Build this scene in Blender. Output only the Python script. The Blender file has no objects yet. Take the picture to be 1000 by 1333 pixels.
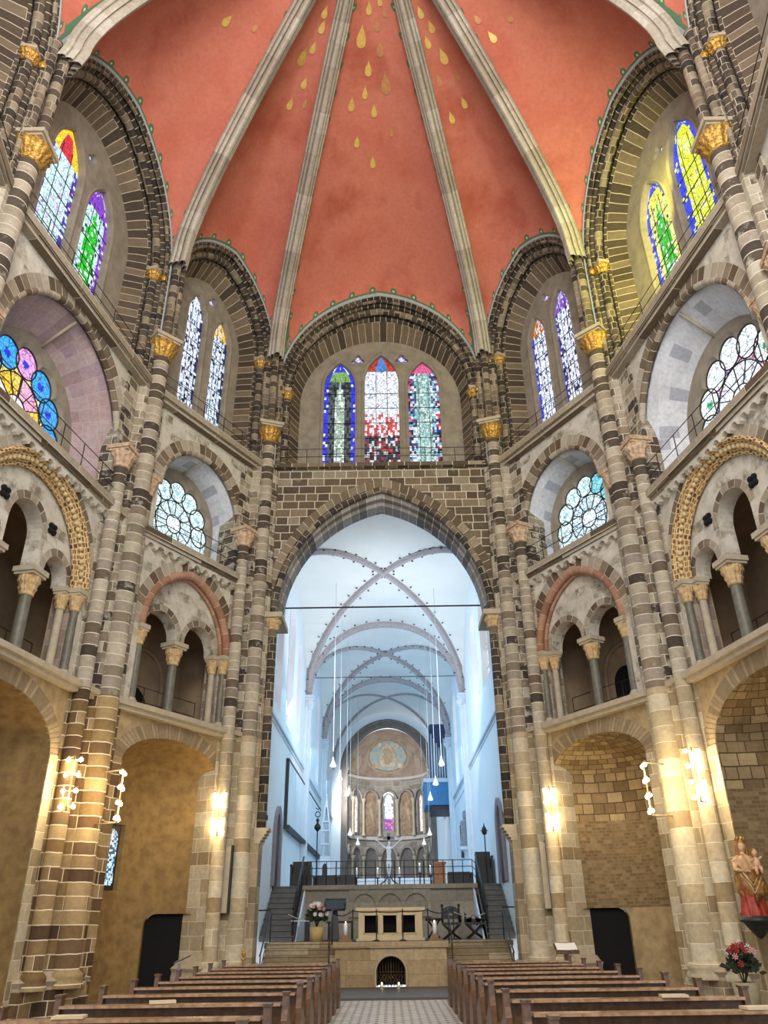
import bpy, bmesh, math, random
from mathutils import Vector, Matrix
from mathutils.geometry import tessellate_polygon
PI = math.pi
sin, cos, sqrt = math.sin, math.cos, math.sqrt
sc = bpy.context.scene
col = sc.collection
RND = random.Random(7)

# ------------------------------------------------------------------ camera
F_PX, PITCH, ROLL, YAW, CAMX = 1001.8, 0.4924, -0.0138, -0.002, 0.144
cd = bpy.data.cameras.new('camera')
cam = bpy.data.objects.new('camera', cd)
col.objects.link(cam)
sc.camera = cam
Fv = Vector((sin(YAW)*cos(PITCH), cos(YAW)*cos(PITCH), sin(PITCH)))
Rv = Vector((cos(YAW), -sin(YAW), 0)); Uv = Rv.cross(Fv)
R2 = Rv*cos(ROLL)+Uv*sin(ROLL); U2 = -Rv*sin(ROLL)+Uv*cos(ROLL)
m4 = Matrix((R2, U2, -Fv)).transposed().to_4x4(); m4.translation = (CAMX, 0, 1.65)
cam.matrix_world = m4
cd.sensor_fit = 'HORIZONTAL'; cd.sensor_width = 36; cd.lens = 36*F_PX/1000
cd.clip_start = .05; cd.clip_end = 300

# ------------------------------------------------------------------ light and exposure
sc.view_settings.view_transform = 'Standard'
sc.view_settings.look = 'None'
sc.view_settings.gamma = 1
sc.view_settings.use_curve_mapping = False
sc.view_settings.exposure = 0.32
wd = bpy.data.worlds.new('daylight'); sc.world = wd; wd.use_nodes = True
bg = wd.node_tree.nodes['Background']
bg.inputs[0].default_value = (.93, .96, 1.0, 1); bg.inputs[1].default_value = 1.15

def area(name, loc, target, sx, sy, power, color):
    l = bpy.data.lights.new(name, 'AREA'); l.shape = 'RECTANGLE'; l.size = sx; l.size_y = sy
    l.energy = power; l.color = color
    o = bpy.data.objects.new(name, l); col.objects.link(o); o.location = loc
    o.rotation_euler = (Vector(target)-Vector(loc)).to_track_quat('-Z', 'Y').to_euler()
    return o
# daylight from the west windows behind the camera
area('west_window_light', (0, -.6, 20.5), (0, 15, 21), 7, 6, 2300, (1, .96, .9))
area('west_gallery_light', (0, -.6, 11), (0, 22, 12), 6, 4, 500, (1, .96, .9))
# daylight from the choir windows, then added fills for vault and apse
for s_, yy, pw in ((-1, 34, 880), (-1, 46, 740), (1, 34, 560), (1, 46, 540), (-1, 57, 420), (1, 57, 420)):
    area('choir_window_light', (s_*3.95, yy, 11.3), (-s_*2.2, yy+.5, 8.0), 4.5, 4, pw*(.48 if s_ < 0 else .38), (.28, .64, 1) if s_ < 0 else (.42, .76, 1))
area('choir_vault_fill', (0, 34, 9.5), (0, 40, 16.5), 5, 8, 300, (1, .98, .96))  # added fill aimed up at the vault, with no lamp there
area('apse_fill', (-2.6, 60.5, 10.5), (1.5, 66, 9.5), 2, 3, 260, (1, .95, .9))  # added to brighten the apse from the choir side, not its window
area('stained_glass_glow', (8.1, 16.2, 20.6), (6.7, 20.3, 22.0), 1.6, 4, 190, (.95, .93, .12))

# ------------------------------------------------------------------ frames
class Fr:
    def __init__(s, A, B, nsign=None):
        s.A = Vector((A[0], A[1], 0)); d = Vector((B[0]-A[0], B[1]-A[1], 0)); s.L = d.length
        s.t = d.normalized(); n = Vector((-s.t.y, s.t.x, 0))
        if n.dot(s.A - Vector((0, 12.6, 0))) < 0: n = -n
        s.n = n
    def __call__(s, u, z, d): return s.A + s.t*u + s.n*d + Vector((0, 0, z))
class Wd(Fr):                       # world aligned: u = x, d = y
    def __init__(s, x=0, y=0): s.A = Vector((x, y, 0)); s.t = Vector((1, 0, 0)); s.n = Vector((0, 1, 0)); s.L = 1
W0 = Wd()
P0L, P0R = (-4.38, 25.2), (4.38, 25.2)
P1L, P1R = (-7.28, 20.09), (7.28, 20.09)
P2L, P2R = (-8.63, 12.58), (8.63, 12.58)
P3L, P3R = (-7.28, 5.07), (7.28, 5.07)
P4L, P4R = (-4.45, 0.0), (4.45, 0.0)

# ------------------------------------------------------------------ mesh builder
class MB:
    def __init__(s): s.v = []; s.f = []; s.uv = []; s.m = []; s.sm = []; s.c = []
    def face(s, pts, uvs=None, m=0, sm=False, c=(1, 1, 1)):
        i = len(s.v); s.v += [Vector(p) for p in pts]
        s.f.append(tuple(range(i, i+len(pts))))
        s.uv.append(uvs or [(0, 0)]*len(pts)); s.m.append(m); s.sm.append(sm); s.c.append(c)
    def grid(s, P, UV=None, m=0, sm=True, cu=False, mf=None, cf=None):
        nu, nv = len(P), len(P[0]); i0 = len(s.v)
        for r in P: s.v += [Vector(p) for p in r]
        for a in range(nu-1 + (1 if cu else 0)):
            a2 = (a+1) % nu
            for b in range(nv-1):
                s.f.append((i0+a*nv+b, i0+a2*nv+b, i0+a2*nv+b+1, i0+a*nv+b+1))
                if UV: s.uv.append([UV[a][b], UV[a+1][b], UV[a+1][b+1], UV[a][b+1]])
                else: s.uv.append([(0, 0)]*4)
                s.m.append(mf(a, b) if mf else m); s.sm.append(sm); s.c.append(cf(a, b) if cf else (1, 1, 1))
    def plate(s, fr, outer, holes, d0, d1, m=0, back=True, rim=None):
        """flat plate with holes; outline points are (u,z)"""
        loops = [outer]+list(holes)
        vv = [[Vector((p[0], p[1], 0)) for p in L] for L in loops]
        flat = [p for L in loops for p in L]
        tri = tessellate_polygon(vv)
        for d in ((d0, d1) if back else (d0,)):
            i0 = len(s.v); s.v += [fr(p[0], p[1], d) for p in flat]
            for t in tri:
                s.f.append(tuple(i0+k for k in t)); s.uv.append([flat[k] for k in t]); s.m.append(m); s.sm.append(False); s.c.append((1, 1, 1))
        for L in loops:
            n = len(L); acc = 0
            for k in range(n):
                a, b = L[k], L[(k+1) % n]; l = math.hypot(a[0]-b[0], a[1]-b[1])
                s.face([fr(*a, d0), fr(*b, d0), fr(*b, d1), fr(*a, d1)],
                       [(0, acc), (0, acc+l), (abs(d1-d0), acc+l), (abs(d1-d0), acc)], m if rim is None else rim)
                acc += l
    def loft(s, fr, rings, m=0, sm=True, u0=0, mf=None):
        """rings: list of (list of (u,z), d); v runs along the path, u across the profile"""
        P = []; UV = []; acc = u0; prev = None
        for pts, d in rings:
            row = [fr(p[0], p[1], d) for p in pts]
            if prev: acc += (row[len(row)//2]-prev[len(row)//2]).length
            P.append(row); prev = row
            l = 0; ur = []
            for k, p in enumerate(rings[-1][0]):
                if k: l += math.hypot(p[0]-rings[-1][0][k-1][0], p[1]-rings[-1][0][k-1][1])
                ur.append((acc, l))
            UV.append(ur)
        s.grid(P, UV, m, sm, mf=mf)
    def prism(s, poly, z0, z1, m=0, cap=True, sm=False, fr=None, poly2=None):
        """poly: world xy list"""
        n = len(poly); acc = 0; p2 = poly2 or poly
        for k in range(n):
            a, b = poly[k], poly[(k+1) % n]; a2, b2 = p2[k], p2[(k+1) % n]
            l = math.hypot(a[0]-b[0], a[1]-b[1])
            s.face([(a[0], a[1], z0), (b[0], b[1], z0), (b2[0], b2[1], z1), (a2[0], a2[1], z1)],
                   [(acc, z0), (acc+l, z0), (acc+l, z1), (acc, z1)], m, sm)
            acc += l
        if cap:
            s.face([(p[0], p[1], z1) for p in p2], [(p[0], p[1]) for p in p2], m)
            s.face([(p[0], p[1], z0) for p in poly][::-1], [(p[0], p[1]) for p in poly][::-1], m)
    def box(s, fr, u0, u1, z0, z1, d0, d1, m=0):
        c = [(u, z, d) for u in (u0, u1) for z in (z0, z1) for d in (d0, d1)]
        def q(i, ax):
            pts = [c[k] for k in i]
            uv = [((p[2] if ax == 0 else p[0]), (p[2] if ax == 1 else p[1])) for p in pts]
            s.face([fr(*p) for p in pts], uv, m)
        q((0, 1, 3, 2), 0); q((4, 6, 7, 5), 0); q((0, 4, 5, 1), 1); q((2, 3, 7, 6), 1); q((0, 2, 6, 4), 2); q((1, 5, 7, 3), 2)
    def lathe(s, c, prof, n=16, m=0, sm=True, mod=None, a0=0, a1=2*PI, uo=0):
        """c=(x,y,zbase); prof list of (r,z)"""
        full = abs(a1-a0-2*PI) < 1e-6; P = []; UV = []
        N = n if full else n+1
        rr = max(p[0] for p in prof)
        for k in range(N):
            a = a0+(a1-a0)*k/n
            P.append([Vector((c[0]+cos(a)*r*(mod(a, z) if mod else 1), c[1]+sin(a)*r*(mod(a, z) if mod else 1), c[2]+z)) for r, z in prof])
        for k in range(n+1):
            UV.append([(uo+(a0+(a1-a0)*k/n)*rr, c[2]+z) for r, z in prof])
        s.grid(P, UV, m, sm, cu=full)
    def tube(s, pts, r, n=8, m=0, closed=False, uvs=1.0, sm=True, caps=True):
        pts = [Vector(p) for p in pts]; P = []; UV = []; up = None; acc = 0
        N = len(pts)
        for k, p in enumerate(pts):
            a = pts[(k-1) % N] if (k or closed) else p; b = pts[(k+1) % N] if (k < N-1 or closed) else p
            t = (b-a).normalized() if (b-a).length > 1e-9 else Vector((0, 0, 1))
            if up is None: up = Vector((0, 0, 1)) if abs(t.z) < .9 else Vector((1, 0, 0))
            x = t.cross(up); x = x.normalized() if x.length > 1e-6 else Vector((1, 0, 0)); y = x.cross(t).normalized(); up = y
            rk = r[k] if isinstance(r, (list, tuple)) else r
            if k: acc += (p-pts[k-1]).length
            P.append([p+x*cos(2*PI*j/n)*rk+y*sin(2*PI*j/n)*rk for j in range(n+1)])
            UV.append([(2*PI*rk*j/n, acc*uvs) for j in range(n+1)])
        if closed: P.append(P[0]); UV.append([(q[0], acc+(pts[0]-pts[-1]).length) for q in UV[0]])
        s.grid(P, UV, m, sm)
        if caps and not closed:
            s.face(P[0][:-1], None, m); s.face(P[-1][:-1][::-1], None, m)
    def sphere(s, c, rx, ry=None, rz=None, n=12, m=0, rot=None):
        ry = ry or rx; rz = rz or rx; P = []
        for i in range(n+1):
            a = 2*PI*i/n; row = []
            for j in range(n//2+1):
                b = -PI/2+PI*j/(n//2); v = Vector((rx*cos(a)*cos(b), ry*sin(a)*cos(b), rz*sin(b)))
                if rot: v = rot @ v
                row.append(Vector(c)+v)
            P.append(row)
        s.grid(P, None, m, True)
    def build(s, name, mats, parent=None, weld=True, label=None):
        if not s.v: return None
        if not isinstance(mats, (list, tuple)): mats = [mats]
        xs = [v.x for v in s.v]; ys = [v.y for v in s.v]; zs = [v.z for v in s.v]
        o0 = Vector(((min(xs)+max(xs))/2, (min(ys)+max(ys))/2, min(zs)))
        po = parent.get('_o') if parent is not None else None
        me = bpy.data.meshes.new(name)
        me.from_pydata([v-o0 for v in s.v], [], s.f)
        for mt in mats: me.materials.append(mt)
        uvl = me.uv_layers.new(name='UVMap'); k = 0
        flat = []
        for q in s.uv:
            for p in q: flat += [p[0], p[1]]
        uvl.data.foreach_set('uv', flat)
        me.polygons.foreach_set('material_index', s.m)
        me.polygons.foreach_set('use_smooth', s.sm)
        if any(c != (1, 1, 1) for c in s.c):
            ca = me.color_attributes.new('Col', 'FLOAT_COLOR', 'CORNER'); fc = []
            for f, c in zip(s.f, s.c): fc += [c[0], c[1], c[2], 1]*len(f)
            ca.data.foreach_set('color', fc)
        bm = bmesh.new(); bm.from_mesh(me)
        if weld: bmesh.ops.remove_doubles(bm, verts=bm.verts, dist=1e-4)
        bmesh.ops.recalc_face_normals(bm, faces=bm.faces)
        bm.to_mesh(me); bm.free()
        o = bpy.data.objects.new(name, me); col.objects.link(o)
        if parent is not None:
            o.parent = parent
            w = Vector((0, 0, 0)); p = parent
            while p is not None: w += p.location; p = p.parent
            o.location = o0-w
        else: o.location = o0
        if label: o['label'] = label
        return o

def tag(o, label=None, cat=None, group=None, kind=None):
    if label: o['label'] = label
    if cat: o['category'] = cat
    if group: o['group'] = group
    if kind: o['kind'] = kind
    return o
def thing(name, loc, label, cat, group=None):
    o = bpy.data.objects.new(name, None); col.objects.link(o); o.location = loc
    o.empty_display_size = .2
    return tag(o, label, cat, group)
def struct(name, loc=None, mb=None, mats=None):
    if mb is not None: o = mb.build(name, mats)
    else: o = bpy.data.objects.new(name, None); col.objects.link(o); o.location = loc or (0, 0, 0)
    o['kind'] = 'structure'; return o
def kids(o): return [c for c in bpy.data.objects if c.parent == o]
def copy_tree(o, loc=None, parent=None):
    c = o.copy(); col.objects.link(c)
    if parent is not None: c.parent = parent
    if loc is not None: c.location = loc
    for ch in kids(o): copy_tree(ch, None, c)
    return c

# ------------------------------------------------------------------ materials
def srgb(h):
    if isinstance(h, str): h = tuple(int(h[i:i+2], 16) for i in (0, 2, 4))
    f = lambda c: (c/255/12.92) if c/255 <= .04045 else ((c/255+.055)/1.055)**2.4
    return tuple(f(c) for c in h)+(1,)
class NT:
    def __init__(s, name):
        s.mat = bpy.data.materials.new(name); s.mat.use_nodes = True; s.t = s.mat.node_tree
        s.b = s.t.nodes['Principled BSDF']; s.uvn = None
    def n(s, ty, **k):
        nd = s.t.nodes.new(ty)
        for a, b in k.items(): setattr(nd, a, b)
        return nd
    def l(s, a, b): s.t.links.new(a, b)
    def uv(s):
        if not s.uvn: s.uvn = s.n('ShaderNodeUVMap').outputs[0]
        return s.uvn
    def mix(s, f, a, b, mode='MIX'):
        nd = s.n('ShaderNodeMix', data_type='RGBA', blend_type=mode)
        for i, v in ((0, f), (6, a), (7, b)):
            if hasattr(v, 'links'): s.l(v, nd.inputs[i])
            else: nd.inputs[i].default_value = v
        return nd.outputs[2]
    def math(s, op, a, b=0.0, c=0.0):
        nd = s.n('ShaderNodeMath', operation=op)
        for i, v in enumerate((a, b, c)):
            if hasattr(v, 'links'): s.l(v, nd.inputs[i])
            else: nd.inputs[i].default_value = v
        return nd.outputs[0]
    def noise(s, scale, detail=4, vec=None, rough=.6):
        nd = s.n('ShaderNodeTexNoise'); nd.inputs['Scale'].default_value = scale
        nd.inputs['Detail'].default_value = detail; nd.inputs['Roughness'].default_value = rough
        s.l(vec or s.n('ShaderNodeTexCoord').outputs['Object'], nd.inputs['Vector']); return nd.outputs[0]
    def ramp(s, fac, stops, interp='LINEAR'):
        nd = s.n('ShaderNodeValToRGB'); cr = nd.color_ramp; cr.interpolation = interp
        while len(cr.elements) < len(stops): cr.elements.new(.5)
        for e, (p, c) in zip(cr.elements, stops): e.position = p; e.color = c if len(c) == 4 else c+(1,)
        s.l(fac, nd.inputs[0]); return nd.outputs[0]
    def bump(s, h, strength=.4, dist=.03):
        nd = s.n('ShaderNodeBump'); nd.inputs['Strength'].default_value = strength; nd.inputs['Distance'].default_value = dist
        s.l(h, nd.inputs['Height']); s.l(nd.outputs[0], s.b.inputs['Normal'])

def stone(name, cols, mortar, bw=.55, rh=.29, ms=.012, wear=None, wear_t=(.5, .6), dirt=.35, rough=.85, wscale=1.1, warp=.02):
    t = NT(name)
    # gently uneven joints
    wn = t.n('ShaderNodeTexNoise'); wn.inputs['Scale'].default_value = 2.2; t.l(t.uv(), wn.inputs['Vector'])
    sub = t.n('ShaderNodeVectorMath', operation='SUBTRACT'); t.l(wn.outputs[1], sub.inputs[0]); sub.inputs[1].default_value = (.5, .5, .5)
    scl = t.n('ShaderNodeVectorMath', operation='SCALE'); t.l(sub.outputs[0], scl.inputs[0]); scl.inputs['Scale'].default_value = warp*2
    add = t.n('ShaderNodeVectorMath', operation='ADD'); t.l(t.uv(), add.inputs[0]); t.l(scl.outputs[0], add.inputs[1])
    br = t.n('ShaderNodeTexBrick'); br.offset = .47; br.squash = .7; br.squash_frequency = 3
    for k, v in (('Color1', (0, 0, 0, 1)), ('Color2', (1, 1, 1, 1)), ('Mortar', (.5, .5, .5, 1)), ('Scale', 1), ('Mortar Size', ms), ('Mortar Smooth', .3), ('Brick Width', bw), ('Row Height', rh)):
        br.inputs[k].default_value = v
    t.l(add.outputs[0], br.inputs['Vector'])
    n = len(cols)
    stops = [((i)/n, srgb(c)) for i, c in enumerate(cols)]
    base = t.ramp(br.outputs['Color'], stops, 'CONSTANT')
    fine = t.noise(9, 5); big = t.noise(wscale, 5)
    c = t.mix(dirt, base, t.ramp(fine, [(.3, (.25, .25, .25)), (.7, (1, 1, 1))]), 'MULTIPLY')
    if wear:
        n2 = t.noise(2.6, 6, rough=.72)
        f = t.ramp(n2, [(wear_t[0], (0, 0, 0)), (wear_t[1], (1, 1, 1))])
        c = t.mix(f, c, srgb(wear))
    c = t.mix(br.outputs['Fac'], c, srgb(mortar))
    c = t.mix(.35, c, t.ramp(big, [(.3, (.45, .42, .4)), (.65, (1, 1, 1))]), 'MULTIPLY')
    t.l(c, t.b.inputs['Base Color']); t.b.inputs['Roughness'].default_value = rough
    t.bump(t.math('SUBTRACT', t.math('MULTIPLY', fine, .6), br.outputs['Fac']), .5, .02)
    return t.mat
def plain(name, c, rough=.8, var=.25, metal=0, scale=5, c2=None, bump=.2):
    t = NT(name); nz = t.noise(scale, 5)
    cc = t.mix(t.ramp(nz, [(.35, (0, 0, 0)), (.65, (1, 1, 1))]), srgb(c), srgb(c2) if c2 else tuple(x*(1-var) for x in srgb(c)[:3])+(1,))
    t.l(cc, t.b.inputs['Base Color']); t.b.inputs['Roughness'].default_value = rough; t.b.inputs['Metallic'].default_value = metal
    if bump: t.bump(nz, bump, .02)
    return t.mat
def emis(name, c, st):
    t = NT(name); t.b.inputs['Base Color'].default_value = (.8, .8, .8, 1)
    t.b.inputs['Emission Color'].default_value = c if len(c) == 4 else c+(1,); t.b.inputs['Emission Strength'].default_value = st
    return t.mat
def glass_mat():
    t = NT('stained_glass'); at = t.n('ShaderNodeVertexColor', layer_name='Col')
    vo = t.n('ShaderNodeTexVoronoi', feature='DISTANCE_TO_EDGE'); vo.inputs['Scale'].default_value = 6
    t.l(t.uv(), vo.inputs['Vector'])
    lead = t.ramp(vo.outputs['Distance'], [(.03, (.05, .05, .05)), (.06, (1, 1, 1))])
    nz = t.noise(14, 3, t.uv()); sm = t.ramp(nz, [(.35, (.55, .55, .6)), (.6, (1, 1, 1))])
    c = t.mix(1, t.mix(.75, at.outputs[0], lead, 'MULTIPLY'), sm, 'MULTIPLY')
    t.b.inputs['Base Color'].default_value = (.02, .02, .025, 1)
    t.b.inputs['Roughness'].default_value = .3
    t.l(c, t.b.inputs['Emission Color']); t.b.inputs['Emission Strength'].default_value = GLASS
    return t.mat
GLASS = 1.35
M = {}
M['pier_low'] = stone('pier_masonry', ['745a3c', '957b54', 'a88f66', '82673f', '523c27', 'ac9468', '8f744b', '6a4e30'], 'e4d8bb', .62, .29, .012)
M['pier_light'] = stone('pale_pier_masonry', ['b8a98a', 'c6b899', 'd0c4a6', 'bfae8c', 'a08c6a', 'd2c6aa', 'c4b493', 'b3a27f'], 'e2d8bd', .62, .36, .009)
M['drum_low'] = stone('banded_shaft_drums', ['745a3c', '9c8259', 'ab9268', '82673f', '553e28', 'ae9669', '8f744b', '6a4e30'], 'e6dabd', 6, .29, .013)
M['drum_light'] = stone('pale_shaft_drums', ['bcae90', 'c6b899', 'd2c7aa', 'bfae8c', 'a48f6c', 'd4c9ae', 'c4b493', 'b8a884'], 'e6dcc2', 6, .4, .009)
M['drum'] = stone('weathered_shaft_drums', ['6f5f4c', 'a89b85', 'b9ad98', '584c3e', 'c2b8a3', '8d7f6b', 'a6998a', '4a3f34', 'b4a892'], 'ddd4be', 6, .3, .014, 'bdb5a3', (.56, .7))
M['pier'] = stone('shaft_masonry', ['6f5f4c', 'a39680', 'b5a992', '55483b', 'beb49f', '8d7f6b', 'a0937e', '463b31'], 'd8cfb9', .7, .29, .012, 'bdb5a3', (.52, .64))
M['pier_dark'] = stone('dark_masonry', ['4a4036', '6a5d4c', '3a3129', '857661', '574a3d', '9a8c74'], 'b9ae97', .8, .27, .012, '9f9683', (.6, .72))
M['wall_grey'] = stone('limewashed_masonry', ['bdb4a1', 'cac2b0', 'a39a87', 'cfc8b8', 'c1b8a5', '8b7f6a', 'c8c0ad'], 'c9c2b1', .6, .3, .008, 'd2cbbc', (.4, .6), .3)
M['wall_brown'] = stone('brown_masonry', ['655543', '7a6a55', '564838', '8c7d67', '9c907c', '6a5b48', '5d4f3f'], 'd6cdb8', .62, .33, .018, '9a8f7c', (.6, .7))
M['arch_dark'] = stone('dark_voussoirs', ['3d342a', '4c4135', '2f2822', '5a4d3e', '463c31'], 'b8ad95', 3.0, .25, .016)
M['arch_brown'] = stone('brown_voussoirs', ['5f5040', '6e5d49', '4b3e31', '7b6b56', '584a3a'], 'c0b49c', 3.0, .3, .015)
M['arch_grey'] = stone('grey_voussoirs', ['8d8780', '75706b', 'a5a099', '5f5a54', '98928a', '817a72'], 'c4beb4', 3.0, .34, .013)
M['voussoir'] = stone('banded_voussoirs', ['7b6a56', 'b0a48f', '66543f', 'c0b6a2', '8c7c66', 'aa9d87'], 'cfc6b2', 3.0, .32, .013)
M['roll_pink'] = stone('reddish_roll_stone', ['a6795f', 'b58a70', '9a6f57', 'b98f78'], 'cbb29c', 3, .5, .01)
M['roll_gold'] = stone('ochre_carved_stone', ['8a5d2f', 'a97b45', '6b4725', 'b98d55', '94683a'], 'd6bd8c', .1, .14, .02)
M['plaster_ochre'] = plain('ochre_plaster', '94794a', .95, .2, scale=4, c2='7a6039', bump=.6)
M['plaster_tan'] = plain('tan_plaster', 'b09a74', .9, .25, scale=3, c2='8f7a58')
M['rubble'] = stone('niche_rubble', ['a08a62', '8c7550', 'b29c72', '97825a', '7f6945'], '544028', .5, .3, .018)
M['rubble_low'] = stone('niche_brickwork', ['8a7450', '7a6544', '98825c', '846e4a'], '8d7855', .22, .09, .01)
M['lilac'] = stone('lilac_plaster', ['b79f9e', 'c0a8a8', 'b098a0', 'b99fa0', 'bba6a6', 'a88f90'], 'c8b8b6', .6, .35, .005)
M['pale_blue'] = stone('pale_plaster', ['dadde3', 'e0e3e8', 'd6d9df', 'dddfe5', 'e0e3e8', 'b3b6bf', 'dcdfe4', 'd8dbe1'], 'e2e4e8', .6, .35, .005)
M['tracery'] = plain('tracery_stone', '968c7c', .85, .3, scale=2.5)
M['cap_pink'] = plain('pinkish_carved_stone', 'a08067', .85, .3, scale=9, c2='d0b795')
M['cap_tan'] = plain('ochre_capital_stone', 'a8895c', .85, .3, scale=9, c2='cdb183')
M['gold'] = plain('gilding', 'e9bd62', .42, .4, metal=.55, scale=22, c2='8a5c22', bump=1.0)
M['green_marble'] = plain('grey_green_marble', '5c5a4c', .5, .3, scale=6, c2='737062')
M['light_stone'] = plain('light_stone', 'b7aa92', .8, .2, scale=4)
M['dim'] = plain('gallery_plaster', 'ab9478', .9, .25, scale=2)
M['iron'] = plain('black_iron', '1c1a18', .5, .2, bump=0)
M['darkvoid'] = plain('black_door_void', '070707', .95, .3)  # near-black paints in the unlit depth of openings; door leaves share it
M['rib'] = stone('rib_stone', ['c2b8a6', 'cec5b4', 'b6ab99', 'd2cabb', 'bdb3a1'], '94897a', 3, .75, .006)
M['glass'] = glass_mat()
M['bulb'] = emis('warm_bulb', (1, .84, .55), 22)
M['brass'] = plain('aged_metal', '9a8a6a', .45, .1, bump=0)
M['wood'] = plain('pew_oak', '6a4a30', .35, .35, scale=14, c2='46301d', bump=.05)
M['white'] = plain('white_paint', 'e6e8ea', .5, .05, bump=0)

# ------------------------------------------------------------------ arch helpers
def arch(c, zs, hw, rise, n=28, z0=None):
    """points (u,z) left to right; two arcs when rise >= hw, else an ellipse; z0 adds jambs"""
    P = []
    if rise >= hw*1.001:
        R = (hw*hw+rise*rise)/(2*hw); am = math.asin(min(1, rise/R)); h = n//2
        for k in range(h+1):
            a = am*k/h; P.append((c-hw+R-R*cos(a), zs+R*sin(a)))
        P += [(2*c-p[0], p[1]) for p in P[-2::-1]]
    else:
        for k in range(n+1):
            a = PI*k/n; P.append((c-hw*cos(a), zs+rise*sin(a)))
    if z0 is not None:
        nj = 10
        P = [(c-hw, z0+(zs-z0)*k/nj) for k in range(nj)]+P+[(c+hw, zs-(zs-z0)*(k+1)/nj) for k in range(nj)]
    return P
def lerp2(A, B, t): return [(a[0]+(b[0]-a[0])*t, a[1]+(b[1]-a[1])*t) for a, b in zip(A, B)]
def rect(u0, z0, u1, z1): return [(u0, z0), (u1, z0), (u1, z1), (u0, z1)]

def capital(mb, c, r, h, ab, m=0, abm=None, sq=None):
    """carved bell capital with leaf bumps and a square abacus; c = centre of its bottom"""
    mod = lambda a, z: 1+.17*abs(sin(4*a))*(1 if z > h*.15 else 0)+(.16*abs(cos(4*a)) if z > h*.55 else 0)+(.05*sin(16*a) if h*.15 < z < h*.95 else 0)
    prof = [(r*1.0, 0), (r*1.22, .02), (r*1.22, .06), (r*1.02, .08), (r*1.1, h*.26), (r*1.32, h*.4), (r*1.18, h*.44), (r*1.24, h*.6), (r*1.55, h*.76), (r*1.38, h*.82), (r*1.5, h*.93), (r*1.42, h)]
    mb.lathe(c, prof, 64, m, mod=mod)
    x, y, z = c; t = sq or (Vector((1, 0, 0)), Vector((0, 1, 0)))
    C = Vector((x, y, 0))
    for z0, z1, k in ((h, h+.07, .88), (h+.07, h+.2, 1.0)):
        P = [C+t[0]*(i*ab*k)+t[1]*(j*ab*k) for i, j in ((-1, -1), (1, -1), (1, 1), (-1, 1))]
        mb.prism([(p.x, p.y) for p in P], z+z0, z+z1, m if abm is None else abm)
def base_mb(mb, c, r, h=.22, m=0):
    mb.lathe(c, [(r*1.7, 0), (r*1.7, h*.35), (r*1.45, h*.4), (r*1.6, h*.55), (r*1.35, h*.68), (r*1.15, h*.75), (r*1.3, h*.88), (r, h)], 16, m)

WIN = [0]; TRIM = [0]; DOOR = [0]
def nextn(L, w): L[0] += 1; return '%s_%d' % (w, L[0])

# ------------------------------------------------------------------ stained glass
def C8(h): return srgb(h)[:3]
LEAD = (.0, .0, .0)
def lancet_glass(mb, fr, c, z0, zs, hw, rise, d, pal, nx=13, dz=.1, seed=1):
    """cells over an arched light; pal(s in -1..1, t in 0..1, rnd) -> colour"""
    rn = random.Random(seed); A = arch(c, zs, hw, rise, 40); top = zs+rise
    def half(z):
        if z <= zs: return hw
        for k in range(len(A)//2):
            if A[k][1] <= z <= A[k+1][1]:
                f = (z-A[k][1])/max(1e-6, A[k+1][1]-A[k][1]); return c-(A[k][0]+(A[k+1][0]-A[k][0])*f)
        return 0
    nz = max(8, int((top-z0)/dz)); zz = [z0+(top-z0)*k/nz for k in range(nz+1)]
    P = [[fr(c-half(z)+2*half(z)*i/nx, z, d) for z in zz] for i in range(nx+1)]
    UV = [[(c-hw+2*hw*i/nx, z) for z in zz] for i in range(nx+1)]
    cols = {}
    def cf(i, k):
        s = (i+.5)/nx*2-1; t = (k+.5)/nz
        q = pal(s, t, rn); j = .8+.4*rn.random()
        return tuple(min(1.2, x*j) for x in q)
    mb.grid(P, UV, 0, False, cf=cf)
def pal_white(edge='3a3fae', head=None, foot=None, bg='dfe9f6', dark='1d2340', rate=.16):
    def f(s, t, r):
        if t > .86 and head: return C8(head) if r.random() < .7 else C8(bg)
        if t < .16 and foot: return C8(foot) if abs(s) < .7 or r.random() < .6 else C8(edge)
        if abs(s) > .72: return C8(edge) if r.random() < .55 else (C8(bg) if r.random() < .6 else C8(dark))
        return C8(dark) if r.random() < rate else C8(bg)
    return f
def pal_figure(edge, bg, fig, head, fw=.4, rate=.12):
    def f(s, t, r):
        if abs(s) > .72 or t > .93: return C8(edge) if r.random() < .85 else C8('e8eef8')
        w = fw*(1 if t < .62 else max(0, 1-(t-.62)/.2)*.9+.1)
        if abs(s) < w and .06 < t < .84: return C8(fig) if r.random() < .8 else C8('e6f6ee')
        if t > .84: return C8(head)
        return C8(bg) if r.random() > rate else C8('20242c')
    return f
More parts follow.
